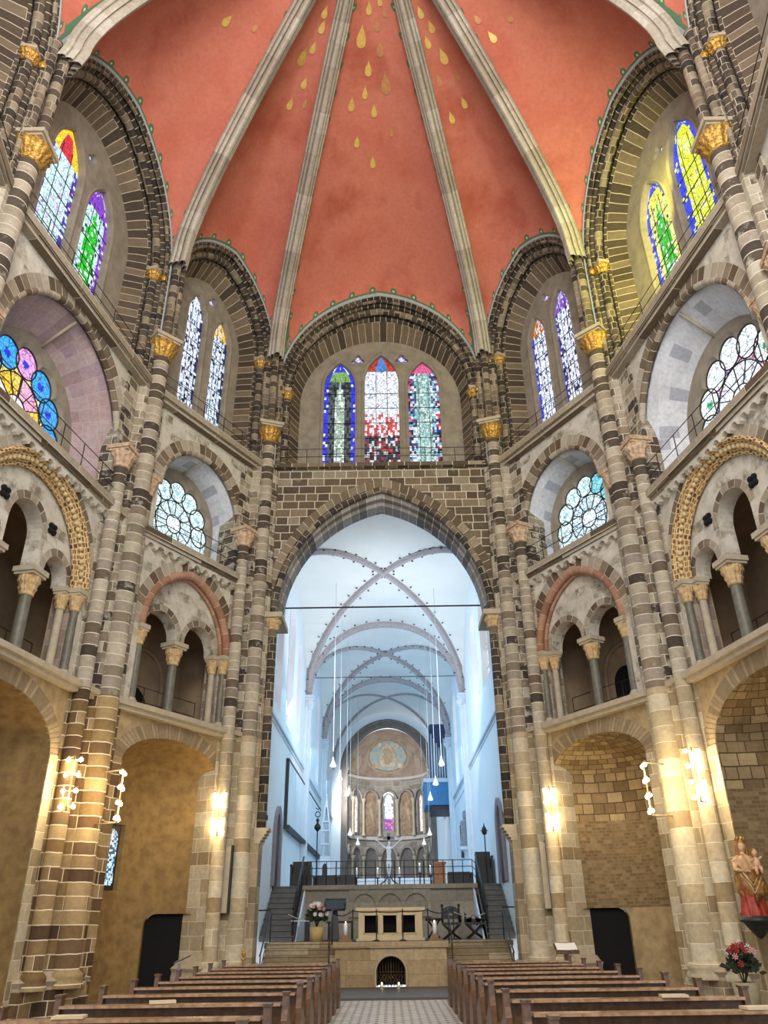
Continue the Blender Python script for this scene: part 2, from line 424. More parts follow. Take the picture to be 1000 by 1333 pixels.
PALS = {
 'E1': pal_figure('2a33d8', '4d5a5c', '9fb5a6', '76a85a', .38, .45),
 'E2': lambda s, t, r: (C8('b5392c') if abs(s) > .45 else C8('4a86c8')) if t > .86 else ((C8('e6ecf4') if r.random() < .85 else C8('b8c4d8')) if t > .5 else ((C8('c94a4a') if r.random() < .4 else C8('dfe3ea')) if t > .33 else r.choice([C8('22242c'), C8('3b3f4e'), C8('a33b3b'), C8('c8d0d8')]))),
 'E3': lambda s, t, r: (C8('d25a8a') if t > .9 else r.choice([C8('2a2f8a'), C8('e2e6ee'), C8('14181f'), C8('c63f5c'), C8('6fa6c0')])) if (abs(s) > .7 or t > .9) else (r.choice([C8('9cc4be'), C8('82ada8'), C8('c8dcd6')]) if abs(s) < .45 else r.choice([C8('3d4668'), C8('dbe6ee'), C8('7fb4c4')])),
 'B2La': lambda s, t, r: (r.choice([C8('f7c927'), C8('f2d23c')]) if abs(s) > .5 or t > .95 else C8('cc2f3f')) if t > .8 else (C8('4b2a9c') if abs(s) > .74 and r.random() < .75 else (C8('c8ecf4') if r.random() < .93 else C8('d9a8dc'))),
 'B2Lb': pal_figure('7c3bc0', 'bfe6e8', '13c02c', '7c3bc0', .5, .14),
 'B2Rb': pal_figure('2438d8', 'e9f08a', '12b436', 'e2e65c', .45, .1),
 'B2Ra': lambda s, t, r: C8('2a44e0') if (abs(s) > .66 or t > .95) and r.random() < .85 else (C8('dff03a') if r.random() < .75 else C8('f1f5a8')),
 'B1La': pal_white('23265e', None, '5a3fae', 'dce8f8', '20284a', .22),
 'B1Lb': pal_white('1d2148', 'f0b52a', '4a2fb8', 'd6e6f6', '1a2040', .2),
 'B1Ra': pal_white('3a3fd0', 'c9762c', 'b93fb8', 'e2eafa', '1b2450', .14),
 'B1Rb': pal_white('2d2f9a', '7a4fb8', 'c04fa8', 'e0e8f8', '1b2450', .2),
 'B3': pal_white('5a4fb0', None, None, 'e6eef8', '303a5c', .1),
}

def rose_r(th, Rc, a, low):
    """outline radius of the lobed fan window at angle th; low = depth of the square foot"""
    best = 0
    for k in range(-1, 8):
        al = k*PI/6; dd = th-al
        q = a*a-(Rc*sin(dd))**2
        if q >= 0 and cos(dd) > 0: best = max(best, Rc*cos(dd)+sqrt(q))
    if sin(th) < 0.02 or best == 0:
        W = Rc+a*.95; x, y = cos(th), sin(th)
        r = 1e9
        if abs(x) > 1e-6: r = min(r, W/abs(x))
        if y < -1e-6: r = min(r, low/abs(y))
        best = max(best, r) if not (sin(th) > 0.02) else best
        if y < -1e-6: best = min(best, low/abs(y))
    return best
def rose_outline(c, zc, Rc, a, low, grow=0, n=144):
    return [(c+cos(2*PI*k/n)*(rose_r(2*PI*k/n, Rc, a, low)+grow), zc+sin(2*PI*k/n)*(rose_r(2*PI*k/n, Rc, a, low)+grow)) for k in range(n)]
def rose_glass(mb, fr, c, zc, Rc, a, low, d, style, seed=3):
    rn = random.Random(seed); n = 144; nr = 26; P = []; UV = []
    for k in range(n+1):
        th = 2*PI*(k % n)/n; R = rose_r(th, Rc, a, low)
        P.append([fr(c+cos(th)*R*j/nr, zc+sin(th)*R*j/nr, d) for j in range(nr+1)])
        UV.append([(c+cos(th)*R*j/nr, zc+sin(th)*R*j/nr) for j in range(nr+1)])
    pet = [rn.random() for _ in range(12)]; lob = [rn.random() for _ in range(14)]
    def cf(k, j):
        th = 2*PI*(k+.5)/n; r = rose_r(th, Rc, a, low)*(j+.5)/nr; x, y = r*cos(th), r*sin(th)
        rh = Rc*.27
        if r < rh: kind, i = 'hub', 0
        elif r < Rc*.68:
            q = (th/(PI/6)) % 1
            kind, i = 'petal', int(th/(PI/6)) % 12
        else:
            kind, i = 'gap', 0; bd = 9; bi = 0
            for m_ in range(-1, 8):
                al = m_*PI/6; dd = math.hypot(x-Rc*cos(al), y-Rc*sin(al))
                if dd < bd: bd = dd; bi = m_
            if th < PI*1.17 or th > 2*PI-.6:
                if bd < a*.97:
                    kind, i = 'lobe', bi
                    if bd < a*.28 and y-Rc*sin(bi*PI/6) < a*.2: kind = 'dot'
            else:
                if abs((x/(Rc*.36)) % 1-.5) > .46 or abs((y/(Rc*.3)) % 1-.5) > .46: return LEAD
                kind = 'foot'
        s = style; j8 = .85+.3*rn.random()
        if s == 'colour':
            c_ = {'hub': 'e8eef0', 'lobe': ('3aa6ee' if i != 3 else 'e0a0e0'), 'dot': '1a3fe0', 'gap': 'f4dc86', 'foot': '9ccabc'}.get(kind)
            if kind == 'petal': c_ = {0: 'eec24a', 1: 'f2aacb', 2: 'f3b2d0', 3: 'f2cf5a', 4: 'f0c43c', 5: 'e8eef2', 6: 'dbe9f0', 7: 'e6eef4', 8: 'e2ecf6', 9: 'dfe8f0', 10: 'cfa6cc', 11: 'f0b090'}[i]
        elif s == 'pale':
            c_ = {'hub': 'f4fbfd', 'lobe': 'f4fcfc', 'dot': ('3fae7c' if i in (1, 5) else 'dff4f4'), 'gap': ('5a5ad0' if rn.random() < .4 else 'e89a8a'), 'foot': 'e8e4f4', 'petal': 'eef6fa'}[kind]
            if kind == 'petal' and i in (7, 8): c_ = '8a7ad0' if rn.random() < .6 else 'f0d0d8'
        else:
            c_ = {'hub': 'e6f6fa', 'lobe': 'd6f2f6', 'dot': '9fd6d8', 'gap': 'cfe6ea', 'foot': 'd8f0f6', 'petal': 'daf3f7'}[kind]
            if kind == 'petal' and rn.random() < .12: c_ = '7fb6c8'
            if kind == 'foot' and rn.random() < .18: c_ = '6f98c0'
            if s == 'cyan2' and kind in ('lobe',) and i in (4, 5): c_ = '79c6d6'
            if s == 'cyan2' and kind in ('petal', 'foot') and rn.random() < .12: c_ = '2a3a8a'
        return tuple(q_*j8 for q_ in C8(c_))
    mb.grid(P, UV, 0, False, cf=cf)

def railing(name, pts, h, label, group, sp=.9, r=.014, rails=(1.0, .5)):
    """pts: world 3D polyline of the foot"""
    o = thing(name, pts[0], label, 'railing', group)
    for i in range(len(pts)-1):
        a, b = Vector(pts[i]), Vector(pts[i+1]); L = (b-a).length; n = max(1, round(L/sp))
        for k in range(n+1 if i == len(pts)-2 else n):
            p = a+(b-a)*k/n; mb = MB(); mb.tube([p, p+Vector((0, 0, h))], r*1.15, 6); mb.build('post', M['iron'], o)
    for q in rails:
        mb = MB(); mb.tube([Vector(p)+Vector((0, 0, h*q)) for p in pts], r, 6); mb.build('rail', M['iron'], o)
    return o
def column(c, r, z1, matn, capn, label, cat='column', group=None, caph=.48, ab=.34, sq=None, bh=.2, basem='light_stone', abm='light_stone'):
    """free column: base, shaft, capital"""
    o = thing('column', c, label, cat, group)
    mb = MB(); base_mb(mb, c, r, bh); mb.build('base', M[basem], o)
    mb = MB(); mb.lathe((c[0], c[1], c[2]+bh), [(r*1.03, 0), (r*.95, z1-caph-.2-c[2]-bh)], 18); mb.build('shaft', M[matn], o)
    mb = MB(); capital(mb, (c[0], c[1], z1-caph-.2), r, caph, ab, 0, 1, sq); mb.build('capital', [M[capn], M[abm]], o)
    return o

# ------------------------------------------------------------------ one bay of the decagon
def bay(fr, tagname, where, P):
    """P: dict with the measurements of this bay"""
    L = fr.L; c = P['c']; up = P.get('upper_only'); sq = (fr.t, fr.n)
    zb = 12.0 if up else 0
    wall = struct('wall_'+tagname, fr(c, 0, .3))
    # ---- ground zone with niche
    if not up:
        nh, ns, nr = P['niche']
        A = arch(c, ns, nh, nr, 28, 0.0)
        mb = MB(); mb.plate(fr, [(0, 0), (c-nh, 0)]+A[1:-1]+[(c+nh, 0), (L, 0), (L, 7.0), (0, 7.0)], [], .3, .5, back=False)
        mb.build('lower_wall', M['pier_low'] if P.get('lowstone') else M['plaster_tan'], wall)
        mb = MB()
        for u0, u1 in ((.3, c-nh), (c+nh, L-.3)): mb.box(fr, u0, u1, 0, ns, .27, .31)
        mb.build('niche_jamb', M[P['jm']], wall)
        # relieving arch of small stones above the niche and a thin edge
        mb = MB(); mb.loft(fr, [(arch(c, ns, nh, nr, 36), .29), (arch(c, ns+.0, nh+.42, nr+.42, 36), .29)], 0, False)
        mb.build('relieving_arch', M['rubble_arch'], wall)
        # apse-shaped niche: curved wall with shallow half dome
        dp = P['ndepth']; nph = 40; mb = MB()
        dphi = P['door_phi']; wphi = P.get('win_phi')
        def npt(phi, z, k=1.0): return fr(c-nh*cos(phi)*k, z, .3+dp*sin(phi)*k)
        zc = [0, .3, .6, .9, 1.2, 1.5, 1.8, P['door_h'], 2.3, 2.6, 3.0, 3.5, 4.0, 4.3, 4.7, 5.1, ns]
        phs = sorted(set([PI*k/nph for k in range(nph+1)]+list(dphi)+(list(wphi) if wphi else [])))
        Pq = [[npt(p, z) for z in zc] for p in phs]; Uq = [[(p*nh*1.1, z) for z in zc] for p in phs]
        hole = set()
        for i in range(len(phs)-1):
            pm = (phs[i]+phs[i+1])/2
            for j in range(len(zc)-1):
                zm = (zc[j]+zc[j+1])/2
                if dphi[0] < pm < dphi[1] and zm < P['door_h']: hole.add((i, j))
                if wphi and wphi[0] < pm < wphi[1] and 2.6 < zm < 4.3: hole.add((i, j))
        def cell(mb_, i, j, mi): mb_.face([Pq[i][j], Pq[i+1][j], Pq[i+1][j+1], Pq[i][j+1]], [Uq[i][j], Uq[i+1][j], Uq[i+1][j+1], Uq[i][j+1]], mi, True)
        for i in range(len(phs)-1):
            for j in range(len(zc)-1):
                if (i, j) in hole: continue
                cell(mb, i, j, (1 if zc[j] >= 4.3 else (2 if zc[j] >= 2.0 else 0)) if P['rubble'] else 0)
        th = [PI/2*k/12 for k in range(13)]
        D = [[npt(p, ns+nr*sin(t), cos(t)) for t in th] for p in phs]
        UD = [[(p*nh*1.1, ns+1.9*t) for t in th] for p in phs]
        mb.grid(D, UD, 1 if P['rubble'] else 0, True)
        # reveals of the door opening, stopping at the door leaf behind
        pa, pb = dphi; dh = P['door_h']; q = .35
        out = lambda p: (fr(c-nh*cos(p), 0, .3+dp*sin(p))-fr(c, 0, .3)).normalized()
        nrm = out((pa+pb)/2)
        a0, b0 = npt(pa, 0), npt(pb, 0); hz = Vector((0, 0, dh))
        for (p_, q_) in ((a0, a0+nrm*q), (b0, b0+nrm*q)): mb.face([p_, q_, q_+hz, p_+hz], None, 0)
        mb.face([a0+hz, b0+hz, b0+nrm*q+hz, a0+nrm*q+hz], None, 0)
        if wphi:
            wa, wb = wphi; m_ = npt((wa+wb)/2, 2.6); wn = out((wa+wb)/2)*.14
            A0, B0 = npt(wa, 2.6), npt(wb, 2.6); wz = Vector((0, 0, 1.7)); tt = (B0-A0)*.1
            for (p_, q_) in ((A0, A0+wn+tt), (B0, B0+wn-tt)): mb.face([p_, q_, q_+wz, p_+wz], None, 0)
            mb.face([A0, B0, B0+wn-tt, A0+wn+tt], None, 0); mb.face([A0+wz, B0+wz, B0+wn-tt+wz, A0+wn+tt+wz], None, 0)
        mb.build('niche', [M['plaster_ochre'] if not P['rubble'] else M['plaster_tan'], M['rubble'] if P['rubble'] else M['plaster_ochre'], M['rubble_low']], wall)
        # the door: black leaf in a rounded frame
        if P.get('door', True):
            dn = nextn(DOOR, 'door'); F2 = Fr((a0.x, a0.y), (b0.x, b0.y)); w = F2.L; F2.n = nrm
            DO = struct(dn, (a0+b0)/2)
            rr = .28
            def rr_arch(x0, x1, h): return [(x0, 0)]+[(x0+rr-rr*cos(PI/2*k/6), h-rr+rr*sin(PI/2*k/6)) for k in range(7)]+[(x1-rr+rr*sin(PI/2*k/6), h-rr+rr*cos(PI/2*k/6)) for k in range(7)]+[(x1, 0)]
            mb = MB(); inner = rr_arch(.0, w-.0, dh-.0)
            mb.plate(F2, [(-.02, 0)]+inner+[(w+.02, 0), (w+.02, dh), (-.02, dh)], [], -.02, .12); mb.build('door_frame', M['plaster_ochre'] if not P['rubble'] else M['plaster_tan'], DO)
            mb = MB(); mb.plate(F2, rr_arch(.0, w-.0, dh-.0), [], .14, .2); mb.build('door_leaf', M['darkvoid'], DO)
        if wphi:
            Wn = struct(nextn(WIN, 'window'), m_)
            F3 = Fr(((A0+tt).x+wn.x, (A0+tt).y+wn.y), ((B0-tt).x+wn.x, (B0-tt).y+wn.y)); F3.n = wn.normalized(); w = F3.L
            mb = MB(); lancet_glass(mb, F3, w/2, 2.72, 3.9, w/2-.03, .3, .0, lambda s, t, r: C8('bfe4f4') if r.random() < .62 else C8('2a4a66'), 10, .06, 4)
            mb.build('leaded_glass', M['glass'], Wn)
            mb = MB(); A3 = arch(w/2, 3.9, w/2-.03, .3, 16, 2.72)
            mb.plate(F3, [(-.05, 2.58), (w+.05, 2.58), (w+.05, 4.32), (-.05, 4.32)], [A3], -.02, .04); mb.build('window_frame', M['iron'], Wn)
    # ---- sill of the gallery, gallery rooms
    if not up:
        t1 = struct(nextn(TRIM, 'trim'), fr(c, 6.9, .3))
        mb = MB(); mb.box(fr, .05, L-.05, 6.98, 7.12, -.02, 1.2); mb.box(fr, .05, L-.05, 6.86, 6.98, .08, .4); mb.build('gallery_sill', M['light_stone'], t1)
        gh, gs, gr = P['gal']       # big blind arch
        GA = arch(c, gs, gh, gr, 36)
        mb = MB()
        mb.plate(fr, [(0, 7.0), (c-gh-.16, 7.0), (c-gh-.16, gs)]+arch(c, gs, gh+.16, gr+.16, 36)[1:-1]+[(c+gh+.16, gs), (c+gh+.16, 7.0), (L, 7.0), (L, 12.2), (0, 12.2)], [], .3, .6, back=False)
        mb.build('gallery_wall', M['wall_grey'], wall)
        mb = MB(); mb.loft(fr, [(arch(c, gs, gh+.2, gr+.2, 40), .28), (arch(c, gs, gh+.55, gr+.55, 40), .28)], 0, False); mb.build('hood_stones', M['voussoir'], wall)
        mb = MB()
        if P['roll'] == 'pink':
            mb.tube([fr(p[0], p[1], .33) for p in arch(c, gs, gh+.08, gr+.08, 44)], .13, 10)
            mb.tube([fr(p[0], p[1], .5) for p in arch(c, gs, gh-.02, gr-.02, 44)], .07, 8)
        else:
            mb.loft(fr, [(arch(c, gs, gh+.2, gr+.2, 60), .24), (arch(c, gs, gh-.1, gr-.1, 60), .52)], 0, True)
            mb.tube([fr(p[0], p[1], .26) for p in arch(c, gs, gh+.22, gr+.22, 50)], .06, 8); mb.tube([fr(p[0], p[1], .5) for p in arch(c, gs, gh-.1, gr-.1, 50)], .05, 8)
            for k, p in enumerate(arch(c, gs, gh+.05, gr+.05, 84)):
                if k % 2: mb.sphere(fr(p[0], p[1], .36), .075, n=6)
        mb.build('archivolt_roll', M['roll_pink'] if P['roll'] == 'pink' else M['roll_gold'], wall)
        # tympanum with small arches
        arcs = P['arcs']            # (centre offset, half width, rise start, rise)
        GA = arch(c, gs, gh, gr, 36)
        low = []
        for (o_, h_, s_, r_) in arcs[::-1]:
            low += [(c+o_+h_, gs)]+[p for p in arch(c+o_, s_, h_, r_, 18)][::-1]+[(c+o_-h_, gs)]
        pts = [GA[0]]+GA[1:-1]+[GA[-1]]+low
        clean = []
        for p in pts:
            if not clean or math.hypot(p[0]-clean[-1][0], p[1]-clean[-1][1]) > 1e-4: clean.append(p)
        mb = MB(); mb.plate(fr, clean, [], .58, 1.0); 
        for (o_, h_, s_, r_) in arcs:
            if P['roll'] == 'pink' or 1:
                mb2 = mb; mb2.loft(fr, [(arch(c+o_, s_, h_, r_, 24), .565), (arch(c+o_, s_, h_+.2, r_+.2, 24), .565)], 1, False)
        mb.build('tympanum', [M['wall_grey'], M['voussoir']], wall)
        if P.get('quatrefoil'):
            for o_ in (-P['quatrefoil'], P['quatrefoil']):
                mb = MB()
                for k in range(4):
                    a = PI/4+k*PI/2; q = fr(c+o_+.1*cos(a), 10.62+.1*sin(a), .56); mb.sphere(q, .085, .085, .085, 10)
                mb.build('quatrefoil_opening', M['darkvoid'], wall)
        # jambs
        mb = MB()
        for s_ in (-1, 1):
            x = c+s_*gh
            mb.box(fr, min(x, x+s_*.16), max(x, x+s_*.16), 7.1, gs, .32, 1.0)
            mb.box(fr, min(x, x-s_*.02), max(x, x-s_*.02), 7.1, gs, .55, 1.0)
        mb.build('jambs', M['jamb'], wall)
        # responds: dark and pale colonnette under each end of the arch, then central columns
        for s_ in (-1, 1):
            for o_, d_, mt in ((.02, .36, 'green_marble'), (-.16, .66, 'light_stone')):
                q = fr(c+s_*(gh+o_), 7.12, d_); wd_ = 'dark colonnette' if mt == 'green_marble' else 'pale colonnette'
                column((q.x, q.y, 7.12), .105, gs, mt, 'cap_tan', '%s at the %s end of the twin openings, %s gallery' % (wd_, ('far' if s_ > 0 else 'near'), where), 'colonnette', None, .4, .19, sq)
        for i, o_ in enumerate(P['cols']):
            q = fr(c+o_, 7.12, .78)
            column((q.x, q.y, 7.12), .145, gs, 'green_marble', 'cap_tan', P['collab'][i], 'column', None, .5, .3, sq)
        # gallery room behind
        gr_ = MB(); gr_.box(fr, .1, L-.1, 7.0, 7.05, 1.0, 3.2); gr_.box(fr, .1, L-.1, 7.05, 11.7, 3.2, 3.4)
        gr_.box(fr, -.05, .1, 7.05, 11.7, 1.0, 3.4); gr_.box(fr, L-.1, L+.05, 7.05, 11.7, 1.0, 3.4)
        vt = [(c+(L/2)*cos(PI-PI*k/16)*1.0, 9.9+1.75*sin(PI*k/16)) for k in range(17)]
        gr_.loft(fr, [(vt, .98), (vt, 3.3)], 0, True)
        gr_.plate(fr, [(0.05, 7.0), (c-gh, 7.0), (c-gh, gs), (c-gh, 11.9), (0.05, 11.9)], [], 1.0, 1.05); gr_.plate(fr, [(c+gh, 7.0), (L-.05, 7.0), (L-.05, 11.9), (c+gh, 11.9)], [], 1.0, 1.05)
        for o_ in P['backarcs']:
            gr_.tube([fr(p[0], p[1], 3.18) for p in arch(c+o_, 9.0, .95, .95, 20, 7.1)], .09, 6)
        gr_.build('gallery_room', M['dim'], wall)
        for (o_, w_, h_, nm) in P['gdoors']:
            mb = MB(); mb.plate(fr, rect(c+o_-w_, 7.06, c+o_+w_, 7.06+h_)[:2]+arch(c+o_, 7.06+h_-w_, w_, w_, 14)[::-1], [], 3.08, 3.19)
            dd = mb.build(nextn(DOOR, 'door'), M['darkvoid']); dd['kind'] = 'structure'
        railing('gallery_railing', [fr(c-gh+.15, 7.06, 1.25), fr(c+gh-.15, 7.06, 1.25)], .95, 'thin iron railing behind the columns of the %s gallery' % where, None, 1.1, .012, (1, .55))
    # ---- corbel table and second ledge
    z2 = 12.15
    t2 = struct(nextn(TRIM, 'trim'), fr(c, 11.8, .3))
    mb = MB()
    if not up:
        pts = [(.3, z2)]; x = .3; n = int((L-.6)/.38); st = (L-.6)/n
        pts = []
        for k in range(n):
            x0 = .3+k*st
            pts += [(x0, 11.78)]+[(x0+.07+(st-.14)/2*(1-cos(PI*q/6)), 11.83+(st-.14)/2*sin(PI*q/6)) for q in range(7)]+[(x0+st, 11.78)]
        cl = []
        for p in pts:
            if not cl or math.hypot(p[0]-cl[-1][0], p[1]-cl[-1][1]) > 1e-4: cl.append(p)
        mb.plate(fr, [(.3, z2)]+cl+[(L-.3, z2)], [], .14, .3, back=False)
    mb.build('corbel_table', M['wall_grey'], t2)
    mb = MB(); mb.box(fr, .05, L-.05, z2, z2+.2, 0.0, 1.5); mb.box(fr, .05, L-.05, z2-.1, z2, .08, .3); mb.build('ledge', M['voussoir'], t2)
    # ---- fan window zone
    fh, fs = P['fan']; A = arch(c, fs, fh, fh, 40, 12.3); zt = 17.05
    mb = MB(); mb.plate(fr, [(0, 12.3), (c-fh, 12.3)]+A[1:-1]+[(c+fh, 12.3), (L, 12.3), (L, zt), (0, zt)], [], .3, .5, back=False)
    mb.build('upper_wall', M['wall_grey'], wall)
    mb = MB(); mb.loft(fr, [(arch(c, fs, fh-.02, fh-.02, 50), .285), (arch(c, fs, fh+.36, fh+.36, 50), .285)], 0, False)
    mb.tube([fr(p[0], p[1], .36) for p in arch(c, fs, fh-.07, fh-.07, 50)], .1, 8)
    mb.build('arch_band', M['voussoir'], wall)
    A1 = arch(c, fs, fh-.12, fh-.12, 40, 12.3); sh = P['rose'][1]+P['rose'][2]+.18
    A2 = arch(c, fs-.15, sh, sh*1.0, 40, 12.3)
    mb = MB(); mb.loft(fr, [(A, .5), (A1, .5)], 0, False); mb.loft(fr, [(A1, .5), (lerp2(A1, A2, .5), .95), (A2, 1.42)], 0, True)
    mb.build('splay', M[P['splay']], wall)
    # crease across the splay crown
    mb = MB(); mb.tube([fr(c, fs+fh-.16, .5), fr(c, fs-.15+sh-.04, 1.42)], .05, 6); mb.build('splay_rib', M['light_stone'], wall)
    rc, Rc, a_ = P['rose']; lowz = P['rose_low']; zc_ = P['rose_z']
    wn = struct(nextn(WIN, 'window'), fr(rc, 12.4, 1.5))
    ol = rose_outline(rc, zc_, Rc, a_, lowz)
    ol2 = rose_outline(rc, zc_, Rc, a_, lowz, .14)
    mb = MB(); A2i = arch(c, fs-.15, sh+.03, sh+.03, 40)
    mb.plate(fr, [(c-sh-.03, 12.3)]+A2i+[(c+sh+.03, 12.3)], [ol2], 1.4, 1.5, back=False)
    mb.plate(fr, ol2[:], [ol], 1.47, 1.6, back=False)
    n = len(ol); 
    for k in range(n):
        k2 = (k+1) % n
        mb.face([fr(*ol2[k], 1.4), fr(*ol2[k2], 1.4), fr(*ol[k2], 1.47), fr(*ol[k], 1.47)], None, 0)
    mb.build('tracery', M['tracery'], wn)
    mb = MB(); rose_glass(mb, fr, rc, zc_, Rc, a_, lowz, 1.52, P['rosestyle'], P.get('seed', 3)); mb.build('stained_glass', M['glass'], wn)
    # leading bars
    mb = MB()
    for k in range(8):
        al = k*PI/6
        if k < 7: mb.tube([fr(rc+Rc*cos(al)+a_*.97*cos(2*PI*q/20), zc_+Rc*sin(al)+a_*.97*sin(2*PI*q/20), 1.5) for q in range(20)], .022, 5, closed=True)
    for q_ in range(12):
        al = q_*PI/6; mb.tube([fr(rc+Rc*.27*cos(al), zc_+Rc*.27*sin(al), 1.5), fr(rc+Rc*.68*cos(al), zc_+Rc*.68*sin(al), 1.5)], .018, 5)
    for rad in (.27, .68): mb.tube([fr(rc+Rc*rad*cos(2*PI*q/32), zc_+Rc*rad*sin(2*PI*q/32), 1.5) for q in range(32)], .02, 5, closed=True)
    mb.build('leading', M['iron'], wn)
    if not up or P.get('rails'):
        railing('ledge_railing', [fr(.95, z2+.2, .12), fr(L-.95, z2+.2, .12)], .8, 'thin iron railing on the ledge below the %s' % P['roselab'], None, .95, .012, (1, .5))
    # ---- third ledge
    t3 = struct(nextn(TRIM, 'trim'), fr(c, 17.0, .3))
    mb = MB(); mb.box(fr, -.1, L+.1, 17.05, 17.3, -.05, 1.5); mb.box(fr, -.05, L+.05, 16.92, 17.05, .06, .3); mb.build('ledge', M['voussoir'], t3)
    clere(fr, where, P, wall)
    return wall

def clere(fr, where, P, wall):
    """clerestory: nested archivolts around a plate with lancets"""
    c = P['c']; L = fr.L; z0 = 17.3
    (ho, so, ro), (hp, sp, rp_) = P['outer'], P['plate']; N = 44
    O = arch(c, so, ho, ro, N, z0); Q = arch(c, sp, hp, rp_, N, z0)
    R = lambda t: lerp2(O, Q, t)
    mb = MB(); mb.loft(fr, [(R(-.06), .0), (R(-.03), -.03), (R(.03), -.03), (R(.05), .04)], 0, True); mb.build('painted_edge', M['edge'], wall)
    mb = MB(); mb.loft(fr, [(R(.04), .04), (R(.07), .0), (R(.13), .02), (R(.16), .1), (R(.15), .18), (R(.22), .2), (R(.28), .28), (R(.28), .6), (R(.5), .6), (R(.5), .56), (R(.56), .56), (R(.6), .64)], 0, False)
    mb.build('outer_archivolt', M['arch_dark'], wall)
    mb = MB(); rl = R(.38); mb.tube([fr(p[0], p[1], .42) for p in rl], .15, 10, caps=False)
    rl2 = R(.2); mb.tube([fr(p[0], p[1], .08) for p in rl2], .07, 8, caps=False)
    mb.build('roll_archivolt', M['pier_dark'], wall)
    mb = MB(); mb.loft(fr, [(R(.6), .64), (R(1.0), 1.2)], 0, False); mb.build('inner_splay', M[P.get('csplay', 'arch_brown')], wall)
    # gilded capitals on the nook shafts at the springing
    for s_ in (-1, 1):
        zz = (so*.62+sp*.38)-.3; x = c+s_*(ho*.62+hp*.38); q = fr(x, zz, .42)
        mb = MB(); capital(mb, (q.x, q.y, zz-.2), .155, .34, .2, 0, 1, (fr.t, fr.n)); mb.build('gilded_capital', [M['gold'], M['light_stone']], wall)
        q = fr(c+s_*(ho*.8+hp*.2), zz, .1)
        mb = MB(); mb.sphere(q, .12, .12, .16, 10); mb.build('gilded_knop', M['gold'], wall)
    wn = struct(nextn(WIN, 'window'), fr(c, z0, 1.25))
    holes = [arch(c+o_, s_, h_, r_, 20, 17.5) for (o_, h_, s_, r_, pal) in P['lancets']]
    for (x_, z_) in P['foils']:
        hl = [(c+x_+(.2+.07*cos(3*a))*cos(a+PI/2)*1.2, z_+(.2+.07*cos(3*a))*sin(a+PI/2)) for a in [2*PI*k/30 for k in range(30)]]
        holes.append(hl)
    mb = MB(); mb.plate(fr, [(c-hp, z0)]+arch(c, sp, hp, rp_, N)+[(c+hp, z0)], holes, 1.2, 1.42)
    for (o_, h_, s_, r_, pal) in P['lancets']:
        A = arch(c+o_, s_, h_+.02, r_+.02, 24, 17.5); A_ = arch(c+o_, s_, h_+.13, r_+.15, 24, 17.42)
        mb.loft(fr, [(A_, 1.2), (A_, 1.15), (lerp2(A_, A, .4), 1.13), (A, 1.2)], 0, True)
    mb.build('tracery', M['tracery'], wn)
    for i, (o_, h_, s_, r_, pal) in enumerate(P['lancets']):
        mb = MB(); lancet_glass(mb, fr, c+o_, 17.5, s_, h_, r_, 1.36, PALS[pal], 15, .13, 10+i)
        mb.build('stained_glass', M['glass'], wn)
        mb = MB(); k = 0
        z = 18.6
        while z < s_+.05: mb.tube([fr(c+o_-h_, z, 1.33), fr(c+o_+h_, z, 1.33)], .016, 5); z += .75
        for xx in (-.33, .33): mb.tube([fr(c+o_+h_*xx, 17.5, 1.33), fr(c+o_+h_*xx, s_+r_*.5, 1.33)], .012, 5)
        mb.build('saddle_bars', M['iron'], wn)
    for (x_, z_) in P['foils']:
        mb = MB(); lancet_glass(mb, fr, c+x_, z_-.26, z_, .3, .28, 1.38, lambda s, t, r: r.choice([C8('dfe6f2'), C8('4a5fc0'), C8('c8a0d0')]), 5, .1, 5); mb.build('stained_glass', M['glass'], wn)
    railing('ledge_railing', [fr(.35, z0, .15), fr(L-.35, z0, .15)], .78, 'iron railing on the high ledge below the %s' % P['clab'], None, 1.1, .012, (1, .55))

M['jamb'] = stone('jamb_stone', ['9c8878', 'a8958a', '907e70', 'ab9a8c'], 'b8aa9a', .5, .4, .008)
M['darkframe'] = plain('dark_frame', '17150f', .6, .2)
M['edge'] = plain('pale_painted_edge', 'a9b0b0', .8, .2, scale=8)
M['rubble_arch'] = stone('rubble_arch_stones', ['9a8666', 'a89474', '8b7858', 'b09c7c'], '85735a', 3, .14, .02)

twin = dict(jm='pier_light', niche=(1.9, 5.6, .85), ndepth=1.9, door_phi=(math.radians(126), math.radians(170)), door_h=2.0, gal=(1.8, 9.45, 2.1), roll='pink',
            arcs=[(-.86, .7, 9.5, .72), (.86, .7, 9.5, .72)], cols=[0], backarcs=(-.9, 1.0), fan=(1.98, 14.2),
            rose=(2.95, 1.24, .39), rose_z=13.85, rose_low=.75, outer=(2.83, 22.4, 3.55), plate=(2.05, 22.3, 2.45), foils=[(.3, 24.0)])
B1Lf, B1Rf = Fr(P1L, P0L), Fr(P1R, P0R)
B2Lf, B2Rf = Fr(P2L, P1L), Fr(P2R, P1R)
B3Lf, B3Rf = Fr(P3L, P2L), Fr(P3R, P2R)
cc = 2.98
bay(B1Lf, 'northeast', 'left far', dict(twin, jm='pier_low', c=cc, rubble=False, win_phi=(math.radians(80), math.radians(99)), splay='pale_blue', rosestyle='cyan', seed=3,
    lancets=[(-.5, .46, 22.7, 1.1, 'B1La'), (.98, .46, 22.4, 1.1, 'B1Lb')], clab='white and blue lancets, left far side', roselab='pale fan window, left far side',
    collab=['dark marble column between the two arches of the left far gallery'], gdoors=[(.55, .75, 1.6, '')]))
